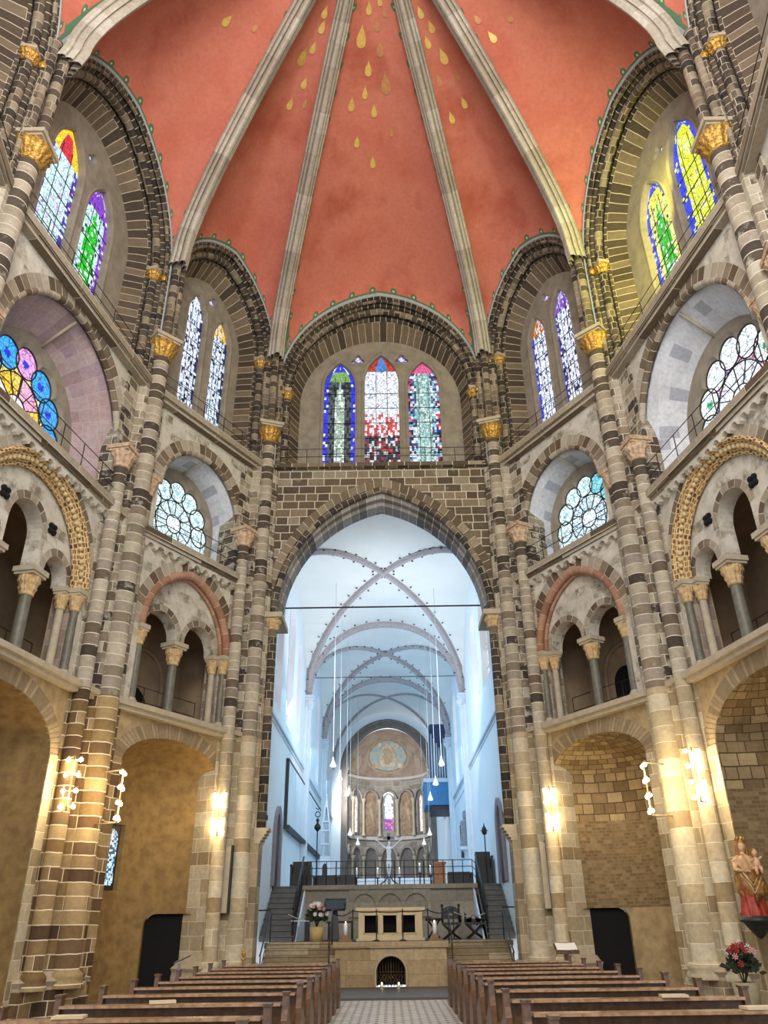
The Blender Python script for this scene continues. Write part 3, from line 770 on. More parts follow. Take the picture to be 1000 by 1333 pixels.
bay(B1Rf, 'southeast', 'right far', dict(twin, c=cc, rubble=True, splay='pale_blue', rosestyle='cyan2', seed=5,
    lancets=[(-.5, .46, 22.7, 1.1, 'B1Rb'), (.98, .46, 22.4, 1.1, 'B1Ra')], clab='white and blue lancets, right far side', roselab='pale fan window, right far side',
    collab=['dark marble column between the two arches of the right far gallery'], gdoors=[(1.0, .5, 2.1, '')]))
trip = dict(jm='pier_light', c=3.8, niche=(2.25, 5.3, 1.15), ndepth=2.1, door_phi=(.2, .5), door_h=2.0, door=False, gal=(2.25, 9.45, 2.3), roll='gold',
            arcs=[(-1.5, .5, 9.55, .5), (0, .66, 10.25, .66), (1.5, .5, 9.55, .5)], cols=[-.83, .83], quatrefoil=.98, backarcs=(-1.4, 1.4), fan=(2.85, 13.95),
            rose=(3.55, 1.5, .46), rose_z=13.6, rose_low=.9, outer=(3.6, 21.9, 4.1), plate=(2.75, 21.8, 2.95), foils=[(0, 23.6)], gdoors=[])
bay(B2Lf, 'north', 'left near', dict(trip, rubble=False, splay='lilac', rosestyle='colour', seed=3,
    lancets=[(-1.05, .74, 22.1, 1.55, 'B2La'), (.92, .72, 21.7, 1.5, 'B2Lb')], clab='red-headed and green-figured lancets', roselab='blue-lobed coloured fan window, left near side',
    collab=['first dark marble column of the left near gallery, nearer the camera', 'second dark marble column of the left near gallery, nearer the lamps']))
bay(B2Rf, 'south', 'right near', dict(trip, rubble=True, splay='pale_blue', rosestyle='pale', seed=9,
    lancets=[(-1.05, .74, 22.1, 1.55, 'B2Ra'), (.92, .72, 21.7, 1.5, 'B2Rb')], clab='yellow and green lancets, right near side', roselab='white-lobed fan window, right near side',
    collab=['first dark marble column of the right near gallery, nearer the camera', 'second dark marble column of the right near gallery, nearer the lamps']))
for f_, nm, wh in ((B3Lf, 'northwest', 'left front'), (B3Rf, 'southwest', 'right front')):
    bay(f_, nm, wh, dict(trip, upper_only=True, rubble=False, splay='pale_blue', rosestyle='cyan', lancets=[(-.9, .5, 21.6, 1.2, 'B3'), (.9, .5, 21.6, 1.2, 'B3')],
        clab='half-hidden lancets at the %s corner' % wh, roselab='hidden fan window, %s side' % wh))

M['wall_brown2'] = stone('brown_hood_stones', ['7a6a55', '8c7d67', '655543', '9c8d77'], 'cfc6b2', 3, .36, .014)
M['pier_low2'] = stone('jamb_masonry', ['a08e72', 'b3a184', '8b795e', 'bdac90', '9a8769'], 'cdbf9f', .8, .45, .008)
M['lilacgrey'] = plain('lilac_grey_frame', '8d8690', .8, .2)
M['doordark'] = plain('dark_oak_door', '2a2430', .5, .3)
DROPS = [(3, 0.5275, 0.5275, 0.45, 0), (3, 0.6825, 0.6125, 0.32, 1), (1, 0.585, 0.77, 0.42, 0), (1, 0.56, 0.725, 0.4, 0), (1, 0.475, 0.69, 0.62, 0), (1, 0.595, 0.6575, 0.4, 0), (1, 0.5275, 0.59, 0.42, 0), (1, 0.675, 0.6325, 0.35, 1), (1, 0.55, 0.7925, 0.4, 0), (0, 0.4325, 0.83, 0.4, 0), (0, 0.5875, 0.8425, 0.35, 0), (0, 0.6375, 0.825, 0.3, 1), (0, 0.5325, 0.8025, 0.4, 1), (0, 0.3575, 0.785, 0.7, 0), (0, 0.5525, 0.7625, 0.5, 1), (0, 0.44, 0.7275, 0.5, 0), (0, 0.5875, 0.7, 0.75, 1), (0, 0.4175, 0.6825, 0.42, 0), (0, 0.3125, 0.665, 0.48, 0), (0, 0.4875, 0.6425, 0.45, 0), (0, 0.6, 0.6, 0.36, 1), (0, 0.375, 0.58, 0.42, 0), (0, 0.4775, 0.5225, 0.42, 0), (2, 0.6075, 0.7975, 0.4, 0), (2, 0.525, 0.7575, 0.42, 0), (2, 0.66, 0.75, 0.42, 0), (2, 0.525, 0.695, 0.55, 0), (2, 0.4625, 0.64, 0.4, 1), (2, 0.6775, 0.6775, 0.4, 1), (2, 0.5075, 0.58, 0.42, 0), (2, 0.675, 0.595, 0.42, 0), (4, 0.7625, 0.6675, 0.36, 1), (4, 0.58, 0.565, 0.36, 1), (4, 0.75, 0.6075, 0.42, 0)]

M['bluedark'] = plain('dark_blue_organ_case', '3a4a70', .6, .2)
M['panel'] = plain('pale_panel', 'dfe9f0', .7, .12, scale=1)
M['stonefig'] = plain('grey_stone_figure', '8f94a0', .8, .3, scale=9)
M['darkfloor'] = plain('platform_floor', '6a6255', .5, .2)
M['bronze'] = plain('bronze_bars', '6a5434', .4, .3, metal=.6)
M['flame'] = emis('candle_flame', (1, .75, .35), 12)
M['altarstone'] = plain('cream_altar_stone', 'ddc8a0', .7, .15, scale=3)
M['rope_pale'] = plain('pale_rope', 'b9b09a', .8, .1)
M['black_wood'] = plain('blackened_oak', '231d1a', .45, .3)
M['candlewood'] = plain('candle_stand_wood', '8d6e47', .6, .2)
M['leaf'] = plain('dark_leaves', '39432c', .6, .3)
M['pinkflower'] = plain('pink_petals', 'd79c98', .6, .2)
M['redflower'] = plain('red_petals', 'a8322c', .6, .2)
M['tanpot'] = plain('tan_pot', 'bfa36c', .7, .15)
M['stonepot'] = plain('stone_pot', 'a39878', .8, .2)
M['orangewood'] = plain('orange_wood', 'a5643a', .5, .2)
M['lampglass'] = emis('opal_glass', (.95, .98, 1), .5)
M['reddress'] = plain('red_painted_cloth', 'b8442c', .5, .3, scale=8, c2='8c2f20')
M['creammantle'] = plain('cream_painted_cloth', 'd9b98a', .5, .3, scale=8, c2='b98a5a')
M['goldmantle'] = plain('gold_painted_cloth', 'b08440', .45, .3, scale=8, c2='7d4a26')
M['flesh'] = plain('painted_flesh', 'e0b48c', .5, .1)
M['goldhair'] = plain('golden_hair', 'a9712c', .5, .3, scale=12)
M['greenblack'] = plain('dark_green_console', '2a2f28', .5, .3)
M['pewtop'] = plain('polished_highlit_oak', 'b59070', .13, .3, scale=10, c2='8f6c4e', bump=.0)  # lightened oak paints the highlight onto glossy rail tops and seats
M['paper'] = plain('booklet_paper', 'cdb894', .7, .1)
LAMPW = 38

# ------------------------------------------------------------------ east wall with the choir arch
EF = Fr(P0L, P0R); ec = EF.L/2
we = struct('wall_east', EF(ec, 0, .3))
co = (3.92, 11.3, 5.1); ci = (3.45, 11.2, 4.35)
A = arch(ec, co[1], co[0], co[2], 44)
mb = MB(); mb.plate(EF, [(-.1, 11.3)]+A+[(EF.L+.1, 11.3), (EF.L+.1, 17.25), (-.1, 17.25)], [], .3, .5, back=False); mb.build('wall_above_arch', M['wall_brown'], we)
mb = MB(); mb.loft(EF, [(arch(ec, 11.3, 3.9, 5.08, 44), .285), (arch(ec, 11.3, 4.28, 5.5, 44), .285)], 0, False); mb.build('hood_band', M['wall_brown2'], we)
mb = MB(); mb.tube([EF(p[0], p[1], .34) for p in arch(ec, 11.3, 3.86, 5.02, 60)], .13, 10); mb.build('roll_moulding', M['pier_dark'], we)
Ai = arch(ec, 11.3, 3.8, 4.95, 44); Aj = arch(ec, 11.25, 3.74, 4.78, 44); Ak = arch(ec, 11.25, 3.66, 4.62, 44)
mb = MB(); mb.loft(EF, [(Ai, .42), (Aj, .5), (Aj, .75), (Ak, .8), (Ak, 1.45)], 0, False); mb.build('soffit', M['arch_grey'], we)
# jambs of the choir arch: plain lower wall, corbels, nook shafts
for s_ in (-1, 1):
    P_ = [(4.45*s_, 25.3), (4.0*s_, 25.3), (4.0*s_, 25.7), (3.8*s_, 25.7), (3.8*s_, 26.1), (4.05*s_, 26.1), (4.05*s_, 27.0), (4.6*s_, 27.0)]
    mb = MB(); mb.prism(P_, 4.1, 11.2); 
    mb.prism([(4.5*s_, 25.25), (3.84*s_, 25.25), (3.84*s_, 26.0), (4.05*s_, 26.2), (4.05*s_, 27.0), (4.6*s_, 27.0)], 0, 4.1)
    mb.build('arch_jamb', M['pier_low2'], we)
    mb = MB(); mb.tube([(3.84*s_, 25.5, 4.25), (3.84*s_, 25.5, 10.75)], .16, 12); mb.tube([(3.84*s_, 25.5, 4.55), (3.84*s_, 25.5, 4.7)], .2, 12); mb.build('nook_shaft', M['pier_dark'], we)
    mb = MB(); capital(mb, (3.84*s_, 25.5, 10.7), .16, .38, .26, 0, 1); mb.box(W0, min(4.45*s_, 3.5*s_), max(4.45*s_, 3.5*s_), 11.12, 11.3, 25.2, 27.0, 1); mb.build('impost', [M['cap_tan'], M['light_stone']], we)
    mb = MB()
    for k in range(5): mb.box(W0, min(4.0*s_, (3.56+.06*k)*s_), max(4.0*s_, (3.56+.06*k)*s_), 4.22-.09*k, 4.31-.09*k, 25.22, 25.8+.02*k)
    mb.lathe((3.86*s_, 25.5, 3.62), [(.02, 0), (.06, .08), (.1, .22), (.16, .3)], 12); mb.build('corbel', M['light_stone'], we)
t3 = struct(nextn(TRIM, 'trim'), EF(ec, 17.0, .3))
mb = MB(); mb.box(EF, -.1, EF.L+.1, 17.25, 17.42, 0.1, 1.5); mb.build('ledge', M['wall_brown'], t3)
clere(EF, 'east', dict(c=ec, outer=(4.12, 21.2, 4.8), plate=(3.38, 21.0, 3.35), lancets=[(-1.72, .66, 21.9, 1.3, 'E1'), (.06, .72, 22.2, 1.4, 'E2'), (1.84, .66, 21.9, 1.3, 'E3')],
    foils=[(-.95, 23.35), (.95, 23.35)], clab='three central stained glass lancets'), we)

# ------------------------------------------------------------------ clustered piers
def corner(P, A, B):
    """P vertex; A, B neighbours. returns unit vectors (tA,nA,tB,nB,inward)"""
    fa = Fr(P, A); fb = Fr(P, B); inw = (Vector((0, 12.6, 0))-Vector((P[0], P[1], 0))).normalized()
    return fa.t, fa.n, fb.t, fb.n, inw
def pier(P, A, B, label, full=True, rm=.3, low_m='pier_light', small=False, off=.74):
    ta, na, tb, nb, inw = corner(P, A, B); V0 = Vector((P[0], P[1], 0))
    def poly(e, wide):
        sd = []
        for qi, (t, n) in enumerate(((ta, na), (tb, nb))):
            if wide and small and qi: q = [(.72+e, 1.1), (.72+e, .28-e), (.4+e, .28-e), (.36+e, .12-e)]
            elif wide and abs(n.y) > .99: q = [(.42+e, 1.1), (.42+e, .16-e), (.36+e, .1-e), (.3+e, .02-e)]
            elif wide: q = [(off+.24+e, 1.1), (off+.24+e, .26-e), (.5+e, .26-e), (.42+e, .02-e)]
            else: q = [(.3+e, .9), (.3+e, .05), (.22+e, -.02-e)]
            sd.append([V0+t*a+n*b for a, b in q])
        front = V0+inw*(.05+e)
        p = sd[0]+[front]+sd[1][::-1]
        return [(v.x, v.y) for v in p]
    o = thing('clustered_pier', V0, label, 'pier'); low = 0 if full else 12.0
    if full:
        mb = MB(); mb.prism(poly(.16, True), 0, .5); mb.build('plinth', M[low_m], o)
        mb = MB(); pts = [(v[0], v[1], 0) for v in poly(.1, True)]
        mb.prism(poly(.14, True), .5, .56); mb.prism(poly(.14, True), .56, .66, poly2=poly(.2, True)); mb.prism(poly(.2, True), .66, .74, poly2=poly(.06, True)); mb.prism(poly(.06, True), .74, .84, poly2=poly(.02, True))
        mb.build('base_moulding', M['light_stone'], o)
    mb = MB()
    if full: mb.prism(poly(0, True), .8, 7.0, 0, cap=False)
    mb.prism(poly(0, True), 7.0 if full else low, 17.1, 1 if full else 1, cap=False)
    mb.prism(poly(0, False), 17.1, 22.7, 2); mb.build('core', [M[low_m], M['pier'], M['pier_dark']], o)
    c0 = V0+inw*.08
    mb = MB(); z0 = .8 if full else low
    if full: mb.lathe((c0.x, c0.y, 0), [(rm+.16, .5), (rm+.16, .6), (rm+.1, .64), (rm+.13, .7), (rm+.12, .76), (rm+.05, .82), (rm+.02, .86), (rm+.02, 7.0)], 24, 0, uo=3.2)
    mb.lathe((c0.x, c0.y, 0), [(rm, 7.0 if full else z0), (rm, 12.1)], 24, 1, uo=3.2)
    mb.lathe((c0.x, c0.y, 0), [(rm, 12.1), (rm+.06, 12.15), (rm+.06, 12.25), (rm-.02, 12.35), (rm-.02, 18.25)], 24, 1, uo=3.2)
    mb.build('main_shaft', [M[low_m.replace('pier', 'drum')], M['drum']], o)
    for t, n in ((ta, na), (tb, nb)):
        east = abs(n.y) > .99 and abs(n.x) < .01
        c1 = V0+t*off+n*.1; sm_ = small and t is tb
        if sm_: c1 = V0+t*.6+n*.26
        if east: continue
        mb = MB(); r = .13 if sm_ else .2
        if full: mb.lathe((c1.x, c1.y, 0), [(r+.12, .5), (r+.12, .6), (r+.07, .64), (r+.1, .7), (r+.09, .76), (r+.03, .82), (r, .86), (r, 7.0)], 18, 0, uo=15.2)
        mb.lathe((c1.x, c1.y, 0), [(r, 7.0 if full else 12.0), (r, 13.6)], 18, 1, uo=15.2); mb.build('side_shaft', [M[low_m.replace('pier', 'drum')], M['drum']], o)
        mb = MB(); capital(mb, (c1.x, c1.y, 13.45), r, .5, .22 if sm_ else .34, 0, 1, (t, n))
        k0, k1, k2 = (.38, .85, .14) if sm_ else (.45, off+.3, 0)
        Q = [V0+t*k0+n*k2, V0+t*k1+n*k2, V0+t*k1+n*.5, V0+t*k0+n*.5]
        mb.prism([(v.x, v.y) for v in Q], 13.98, 14.18, 1); mb.build('side_capital', [M['cap_pink'], M['cap_pink']], o)
    pr = Vector((-inw.y, inw.x, 0))
    mb = MB(); capital(mb, (c0.x, c0.y, 18.2), rm*.9, .62, .47, 0, 1, (pr, inw)); mb.build('gilded_capital', [M['gold'], M['light_stone']], o)
    for k, (a, b, r) in enumerate(((0, .22, .15), (-.3, .06, .12), (.3, .06, .12))):
        q = V0+inw*b+pr*a
        mb = MB(); mb.lathe((q.x, q.y, 0), [(r*1.35, 19.0), (r*1.35, 19.08), (r, 19.14), (r, 22.6), (r*1.4, 22.68), (r*1.4, 22.8)], 14); mb.build('vault_shaft', M['pier_dark'], o)
    return o
pier(P0L, P1L, P0R, 'tall clustered stone pier left of the choir arch', rm=.26, off=.86)
pier(P0R, P1R, P0L, 'tall clustered stone pier right of the choir arch', rm=.26, off=.86)
pier(P1L, P2L, P0L, 'banded clustered stone pier at the left with two lamp brackets', low_m='pier_low', small=True, off=1.0)
pier(P1R, P2R, P0R, 'banded clustered stone pier at the right with two lamp brackets', small=True, off=1.0)
pier(P2L, P3L, P1L, 'pier with gilded capital cut by the left edge of the photo', small=True)
pier(P2R, P3R, P1R, 'pier with gilded capital cut by the right edge of the photo', small=True)

# ------------------------------------------------------------------ dome: webs and ribs
BOSS = Vector((0, 12.6, 32.1)); ZF = 22.75
verts = [P0L, P1L, P2L, P3L, P4L, P4R, P3R, P2R, P1R, P0R]
def rib_curve(P, v):
    V0 = Vector((P[0], P[1], 0)); d = Vector((BOSS.x, BOSS.y, 0))-V0; Lr = d.length; d.normalize()
    s0 = .42; x = (Lr-s0)*v**1.7; k = 9.9/(Lr-s0); xx = x*k
    h = (1.87*sqrt(xx)+.388*xx)/(1.87*sqrt(9.9)+.388*9.9)*(BOSS.z-ZF)
    return V0+d*(s0+x)+Vector((0, 0, ZF+h))
NV, NW = 40, 40
vault = MB()
webs = [(P0L, P0R, EF, ec, (4.12, 21.2, 4.8)), (P1L, P0L, B1Lf, cc, (2.83, 22.4, 3.55)), (P1R, P0R, B1Rf, cc, (2.83, 22.4, 3.55)), (P2L, P1L, B2Lf, 3.8, (3.6, 21.9, 4.1)), (P2R, P1R, B2Rf, 3.8, (3.6, 21.9, 4.1)),
        (P3L, P2L, B3Lf, 3.8, (3.6, 21.9, 4.1)), (P3R, P2R, B3Rf, 3.8, (3.6, 21.9, 4.1)), (P4L, P3L, Fr(P4L, P3L), 2.9, (2.83, 22.4, 3.55)), (P4R, P3R, Fr(P4R, P3R), 2.9, (2.83, 22.4, 3.55)), (P4L, P4R, Fr(P4L, P4R), 4.45, (4.12, 21.2, 4.8))]
WEB = []
for (a, b, fr, c_, (h, s, r)) in webs:
    full = arch(c_, s, h, r, 160); keep = [p for p in full if p[1] >= 22.5]
    Ls = [0]
    for k in range(1, len(keep)): Ls.append(Ls[-1]+math.hypot(keep[k][0]-keep[k-1][0], keep[k][1]-keep[k-1][1]))
    def at(w):
        t = w*Ls[-1]
        for k in range(1, len(keep)):
            if Ls[k] >= t-1e-9:
                f = (t-Ls[k-1])/max(1e-9, Ls[k]-Ls[k-1]); return fr(keep[k-1][0]+(keep[k][0]-keep[k-1][0])*f, keep[k-1][1]+(keep[k][1]-keep[k-1][1])*f, 0.02)
        return fr(keep[-1][0], keep[-1][1], .02)
    A0, A1 = at(0), at(1)
    def side(P, A, v): 
        q = rib_curve(P, v); return q+(A-rib_curve(P, 0))*(1-v)**4
    G = []
    for i in range(NW+1):
        w = i/NW; row = []; Aw = at(w)
        for j in range(NV+1):
            v = j/NV
            S = side(a, A0, v)*(1-w)+side(b, A1, v)*w+Aw*(1-v)+BOSS*v-(A0*(1-w)*(1-v)+A1*w*(1-v)+BOSS*v)
            row.append(S)
        G.append(row)
    WEB.append(G)
    # distances to the nearest edge and running length along that edge
    ls = [0]
    for j in range(1, NV+1): ls.append(ls[-1]+(G[0][j]-G[0][j-1]).length)
    rs = [0]
    for j in range(1, NV+1): rs.append(rs[-1]+(G[NW][j]-G[NW][j-1]).length)
    bs = [0]
    for i in range(1, NW+1): bs.append(bs[-1]+(G[i][0]-G[i-1][0]).length)
    dl = [[0]*(NV+1) for _ in range(NW+1)]; dr = [[0]*(NV+1) for _ in range(NW+1)]; db = [[0]*(NV+1) for _ in range(NW+1)]
    for j in range(NV+1):
        for i in range(1, NW+1): dl[i][j] = dl[i-1][j]+(G[i][j]-G[i-1][j]).length
        for i in range(NW-1, -1, -1): dr[i][j] = dr[i+1][j]+(G[i+1][j]-G[i][j]).length
    for i in range(NW+1):
        for j in range(1, NV+1): db[i][j] = db[i][j-1]+(G[i][j]-G[i][j-1]).length
    for i in range(NW):
        for j in range(NV):
            m_ = min((dl[i][j]+dl[i+1][j+1], 0), (dr[i][j]+dr[i+1][j+1], 1), ((db[i][j]+db[i+1][j+1]), 2))[1]
            uv = []
            for (i_, j_) in ((i, j), (i+1, j), (i+1, j+1), (i, j+1)):
                uv.append(((dl, dr, db)[m_][i_][j_]+(0 if m_ == 2 else -.25), (ls[j_], rs[j_], bs[i_])[m_]))
            vault.face([G[i][j], G[i+1][j], G[i+1][j+1], G[i][j+1]], uv, 0, True)
order = [(0, P0L, P0R)]
for P_ in verts:
    e = []
    for k, (a, b, *_r) in enumerate(webs):
        if a == P_: e.append(WEB[k][0])
        elif b == P_: e.append(WEB[k][NW])
    for j in range(NV): vault.face([e[0][j], e[1][j], e[1][j+1], e[0][j+1]], [(.3, 0)]*4, 3 if j < 12 else 0, True)
    Vv = Vector((P_[0], P_[1], 0)); ow = (Vv-Vector((0, 12.6, 0))).normalized()
    lo = [Vector((q.x, q.y, q.z-.8))+ow*.05 for q in (e[0][0], e[1][0])]
    vault.face([e[0][0], e[1][0], lo[1], lo[0]], [(.3, 0)]*4, 3)
t = NT('red_vault_plaster')
sep = t.n('ShaderNodeSeparateXYZ'); t.l(t.uv(), sep.inputs[0]); X, Y = sep.outputs[0], sep.outputs[1]
saw = t.math('MULTIPLY', t.math('SUBTRACT', t.math('FRACT', t.math('DIVIDE', Y, .95)), .5), .95)
kn = t.math('SQRT', t.math('ADD', t.math('POWER', saw, 2), t.math('POWER', t.math('SUBTRACT', X, .24), 2)))
m1 = t.math('LESS_THAN', kn, .15); m2 = t.math('LESS_THAN', X, .17)
mk = t.math('MAXIMUM', m1, m2)
dot = t.math('LESS_THAN', kn, .05)
n1 = t.noise(.35, 4); n2 = t.noise(7, 6, rough=.75)
red = t.ramp(n1, [(.3, srgb('c56c56')), (.5, srgb('cf7c66')), (.7, srgb('b45b45'))])
red = t.mix(.55, red, t.ramp(n2, [(.3, (.62, .56, .54)), (.7, (1, 1, 1))]), 'MULTIPLY')
c_ = t.mix(mk, red, srgb('4f6e50')); c_ = t.mix(dot, c_, srgb('c8b88a'))
t.l(c_, t.b.inputs['Base Color']); t.b.inputs['Roughness'].default_value = .9; t.bump(n2, .25, .02)
M['vault'] = t.mat
M['goldleaf'] = plain('gold_leaf', 'e3bd66', .5, .25, metal=.25, scale=6)
M['palegold'] = plain('faded_gold_leaf', 'c98d5a', .6, .25, metal=.1, scale=6)
# painted golden drops: (web, w, v, length, width, faded)
for (wi, w, v, ln, faded) in DROPS:
    G = WEB[wi]; i, j = min(NW-1, int(w*NW)), min(NV-1, int(v*NV))
    fu, fv = w*NW-i, v*NV-j
    p = (G[i][j]*(1-fu)+G[i+1][j]*fu)*(1-fv)+(G[i][j+1]*(1-fu)+G[i+1][j+1]*fu)*fv
    up = ((G[i][j+1]-G[i][j])).normalized(); si = (G[i+1][j]-G[i][j]).normalized(); nn = up.cross(si).normalized()
    if nn.dot(Vector((0, 12.6, 10))-p) < 0: nn = -nn
    si = nn.cross(up).normalized(); pts = []
    for k in range(17):
        a = 2*PI*k/16; r = ln*.5; x = sin(a)*r*.48*(1-.45*cos(a)) ; y = cos(a)*r*.95+(r*.35 if k in (0, 16) else 0)
        pts.append(p+nn*.03+si*x+up*y)
    vault.face(pts[:-1], None, 2 if faded else 1)
vo = struct('ceiling', mb=vault, mats=[M['vault'], M['goldleaf'], M['palegold'], M['edge']])

def rib(P, label):
    n = 44; V0 = Vector((P[0], P[1], 0)); d = (Vector((BOSS.x, BOSS.y, 0))-V0).normalized(); pr = Vector((-d.y, d.x, 0))
    hp_ = [(-.32, .1), (-.32, -.05), (-.29, -.1), (-.25, -.1), (-.23, 0), (-.21, 0), (-.23, -.14), (-.21, -.23), (-.16, -.27), (-.12, -.24), (-.11, -.12), (-.08, -.12), (-.11, -.3), (-.08, -.41)]
    prof = hp_+[(0, -.46)]+[(-a, b) for a, b in hp_[::-1]]
    G = []; UV = []; acc = 0; last = None
    for k in range(-3, n+1):
        v = max(0, k/n); p = rib_curve(P, v); e = 1e-3; T = (rib_curve(P, min(1, v+e))-rib_curve(P, max(0, v-e))).normalized()
        if k < 0: p = p+Vector((0, 0, .16*k))-d*(.05*-k); T = (T+Vector((0, 0, 1))*-k).normalized()
        N = pr.cross(T).normalized()
        if N.z < 0: N = -N
        if last is not None: acc += (p-last).length
        last = p; sc_ = 1 if v < .8 else 1-.35*(v-.8)/.2
        G.append([p+pr*a*sc_+N*b*sc_ for a, b in prof]); UV.append([(i*.1, acc) for i in range(len(prof))])
    mb = MB(); mb.grid(G, UV, 0, False)
    o = mb.build('vault_rib', M['rib']); return tag(o, label, 'rib', 'ribs of the red vault')
rib(P0L, 'grey stone vault rib rising from the pier left of the central window')
rib(P0R, 'grey stone vault rib rising from the pier right of the central window')
rib(P1L, 'grey stone vault rib rising between the two left windows')
rib(P1R, 'grey stone vault rib rising between the two right windows')
rib(P2L, 'broad grey vault rib arching across the upper left corner')
rib(P2R, 'broad grey vault rib arching across the upper right corner')
for P_, w_ in ((P3L, 'left front'), (P3R, 'right front'), (P4L, 'left rear'), (P4R, 'right rear')): rib(P_, 'vault rib of the %s pier, outside the photo' % w_)
mb = MB(); mb.lathe((0, 12.6, 31.3), [(.02, 0), (.5, .1), (.8, .4), (.9, .8), (.7, 1.0)], 24); tag(mb.build('vault_boss', M['gold']), 'gilded boss where the vault ribs meet, above the photo', 'boss')

# ------------------------------------------------------------------ floor
def floor_mat():
    t = NT('floor_tiles'); br = t.n('ShaderNodeTexBrick'); br.offset = .5
    for k, v in (('Color1', srgb('9d8f83')), ('Color2', srgb('877a70')), ('Mortar', srgb('5a5049')), ('Scale', 1), ('Mortar Size', .012), ('Brick Width', .6), ('Row Height', .6)): br.inputs[k].default_value = v
    t.l(t.uv(), br.inputs['Vector']); nz = t.noise(2, 5)
    c = t.mix(.4, br.outputs[0], t.ramp(nz, [(.3, (.5, .47, .45)), (.7, (1, 1, 1))]), 'MULTIPLY'); t.l(c, t.b.inputs['Base Color']); t.b.inputs['Roughness'].default_value = .35
    return t.mat
def mosaic_mat():
    t = NT('aisle_mosaic'); br = t.n('ShaderNodeTexBrick'); br.offset = .5
    for k, v in (('Color1', srgb('d2c8ba')), ('Color2', srgb('bdb2a4')), ('Mortar', srgb('8d8276')), ('Scale', 1), ('Mortar Size', .01), ('Brick Width', .34), ('Row Height', .17)): br.inputs[k].default_value = v
    t.l(t.uv(), br.inputs['Vector'])
    sep = t.n('ShaderNodeSeparateXYZ'); t.l(t.uv(), sep.inputs[0])
    row = t.math('FLOOR', t.math('DIVIDE', sep.outputs[1], .17)); off = t.math('MULTIPLY', t.math('MODULO', row, 2), .17)
    fx = t.math('ABSOLUTE', t.math('SUBTRACT', t.math('FRACT', t.math('DIVIDE', t.math('ADD', sep.outputs[0], off), .34)), .5))
    fy = t.math('ABSOLUTE', t.math('SUBTRACT', t.math('FRACT', t.math('DIVIDE', sep.outputs[1], .17)), .5))
    mk = t.math('MULTIPLY', t.math('LESS_THAN', fx, .1), t.math('LESS_THAN', fy, .32))
    t.l(t.mix(mk, br.outputs[0], srgb('3c3733')), t.b.inputs['Base Color']); t.b.inputs['Roughness'].default_value = .5
    return t.mat
M['floor'] = floor_mat(); M['mosaic'] = mosaic_mat()
mb = MB(); mb.box(W0, -12, 12, -.2, 0, -3, 27)
fl = struct('floor', mb=mb, mats=[M['floor']])
mb = MB(); mb.box(W0, -1.1, 1.45, 0, .006, 2, 22.4); mb.build('aisle_mosaic', M['mosaic'], fl)
mb = MB(); mb.box(W0, -2.2, 2.4, 0, .05, 22.6, 26.4); mb.build('grey_step', plain('grey_slate', '5b554f', .5, .2), fl)

# ------------------------------------------------------------------ choir
CW, CY0, CZ = 4.25, 27.0, 2.95
M['choir'] = plain('pale_choir_wall', 'dfe6ea', .85, .04, scale=1.2)
M['choir_vault'] = plain('pale_choir_vault', 'e4e7e4', .85, .05, scale=.8)
M['choir_rib'] = plain('lilac_grey_rib', '968b8c', .8, .3, scale=14, c2='b9b2b4')
M['choir_col'] = plain('pale_blue_column', 'd3dce4', .7, .1, scale=2)
bays = [(27.0, 41.0), (41.0, 52.0), (52.0, 62.0)]; ZS = 12.35; HV = 4.25
def h1(x):
    q = min(1, abs(x)/CW); return HV*(1-q**2.15)**.52
vt = MB()
for (a, b) in bays:
    n = 28; hb = (b-a)/2; ym = (a+b)/2; G = []
    for i in range(n+1):
        x = -CW+2*CW*i/n; row = []
        for j in range(n+1):
            y = -1+2*j/n; row.append(Vector((x, ym+hb*y, ZS+max(h1(x), h1(y*CW)))))
        G.append(row)
    vt.grid(G, None, 0, False)
cv = struct('ceiling', mb=vt, mats=[M['choir_vault']]); cv.name = 'ceiling_choir'
def ribline(pts, r, nm='choir_rib', dots=True):
    mb = MB(); mb.tube(pts, r, 8)
    for off in (-1, 1):
        q = [Vector(p)+Vector((off*r*.9, 0, r*.5)) for p in pts]; mb.tube(q, r*.55, 6)
    if dots:
        for k in range(1, len(pts)-1, 2):
            for s_ in (-1, 1):
                T = (Vector(pts[k+1])-Vector(pts[k-1])).normalized(); S = T.cross(Vector((0, 0, 1))).normalized()
                mb.sphere(Vector(pts[k])+S*s_*r*2.6+Vector((0, 0, r*.1)), .06, .06, .04, 6, 1)
    return mb.build('choir_rib', [M['choir_rib'], M['dotgreen']])
M['dotgreen'] = plain('dark_green_paint', '4d5a50', .8, .2)
nm_b = ['first', 'second', 'third']
for bi, (a, b) in enumerate(bays):
    hb = (b-a)/2; ym = (a+b)/2
    for s_ in (-1, 1):
        pts = [(CW*q*s_, ym+hb*q, ZS-.05+h1(CW*q)) for q in [-1+2*k/40 for k in range(41)]]
        tag(ribline(pts, .13 if bi < 2 else .08, dots=bi < 2), 'diagonal rib of the %s choir vault running to the far %s' % (nm_b[bi], 'right' if s_ > 0 else 'left'), 'rib', 'choir vault ribs')
    if bi < 2:
        pts = [(CW*cos(PI-PI*k/40), b, ZS-.08+h1(CW*cos(PI-PI*k/40))) for k in range(41)]
        tag(ribline(pts, .22), 'transverse arch behind the %s choir vault' % nm_b[bi], 'arch', 'choir transverse arches')
    if bi == 0:
        pts = [(CW*cos(PI-PI*k/40), a+2.6, ZS-.0+HV*.985*(1-abs(cos(PI-PI*k/40))**2.15)**.52) for k in range(41)]
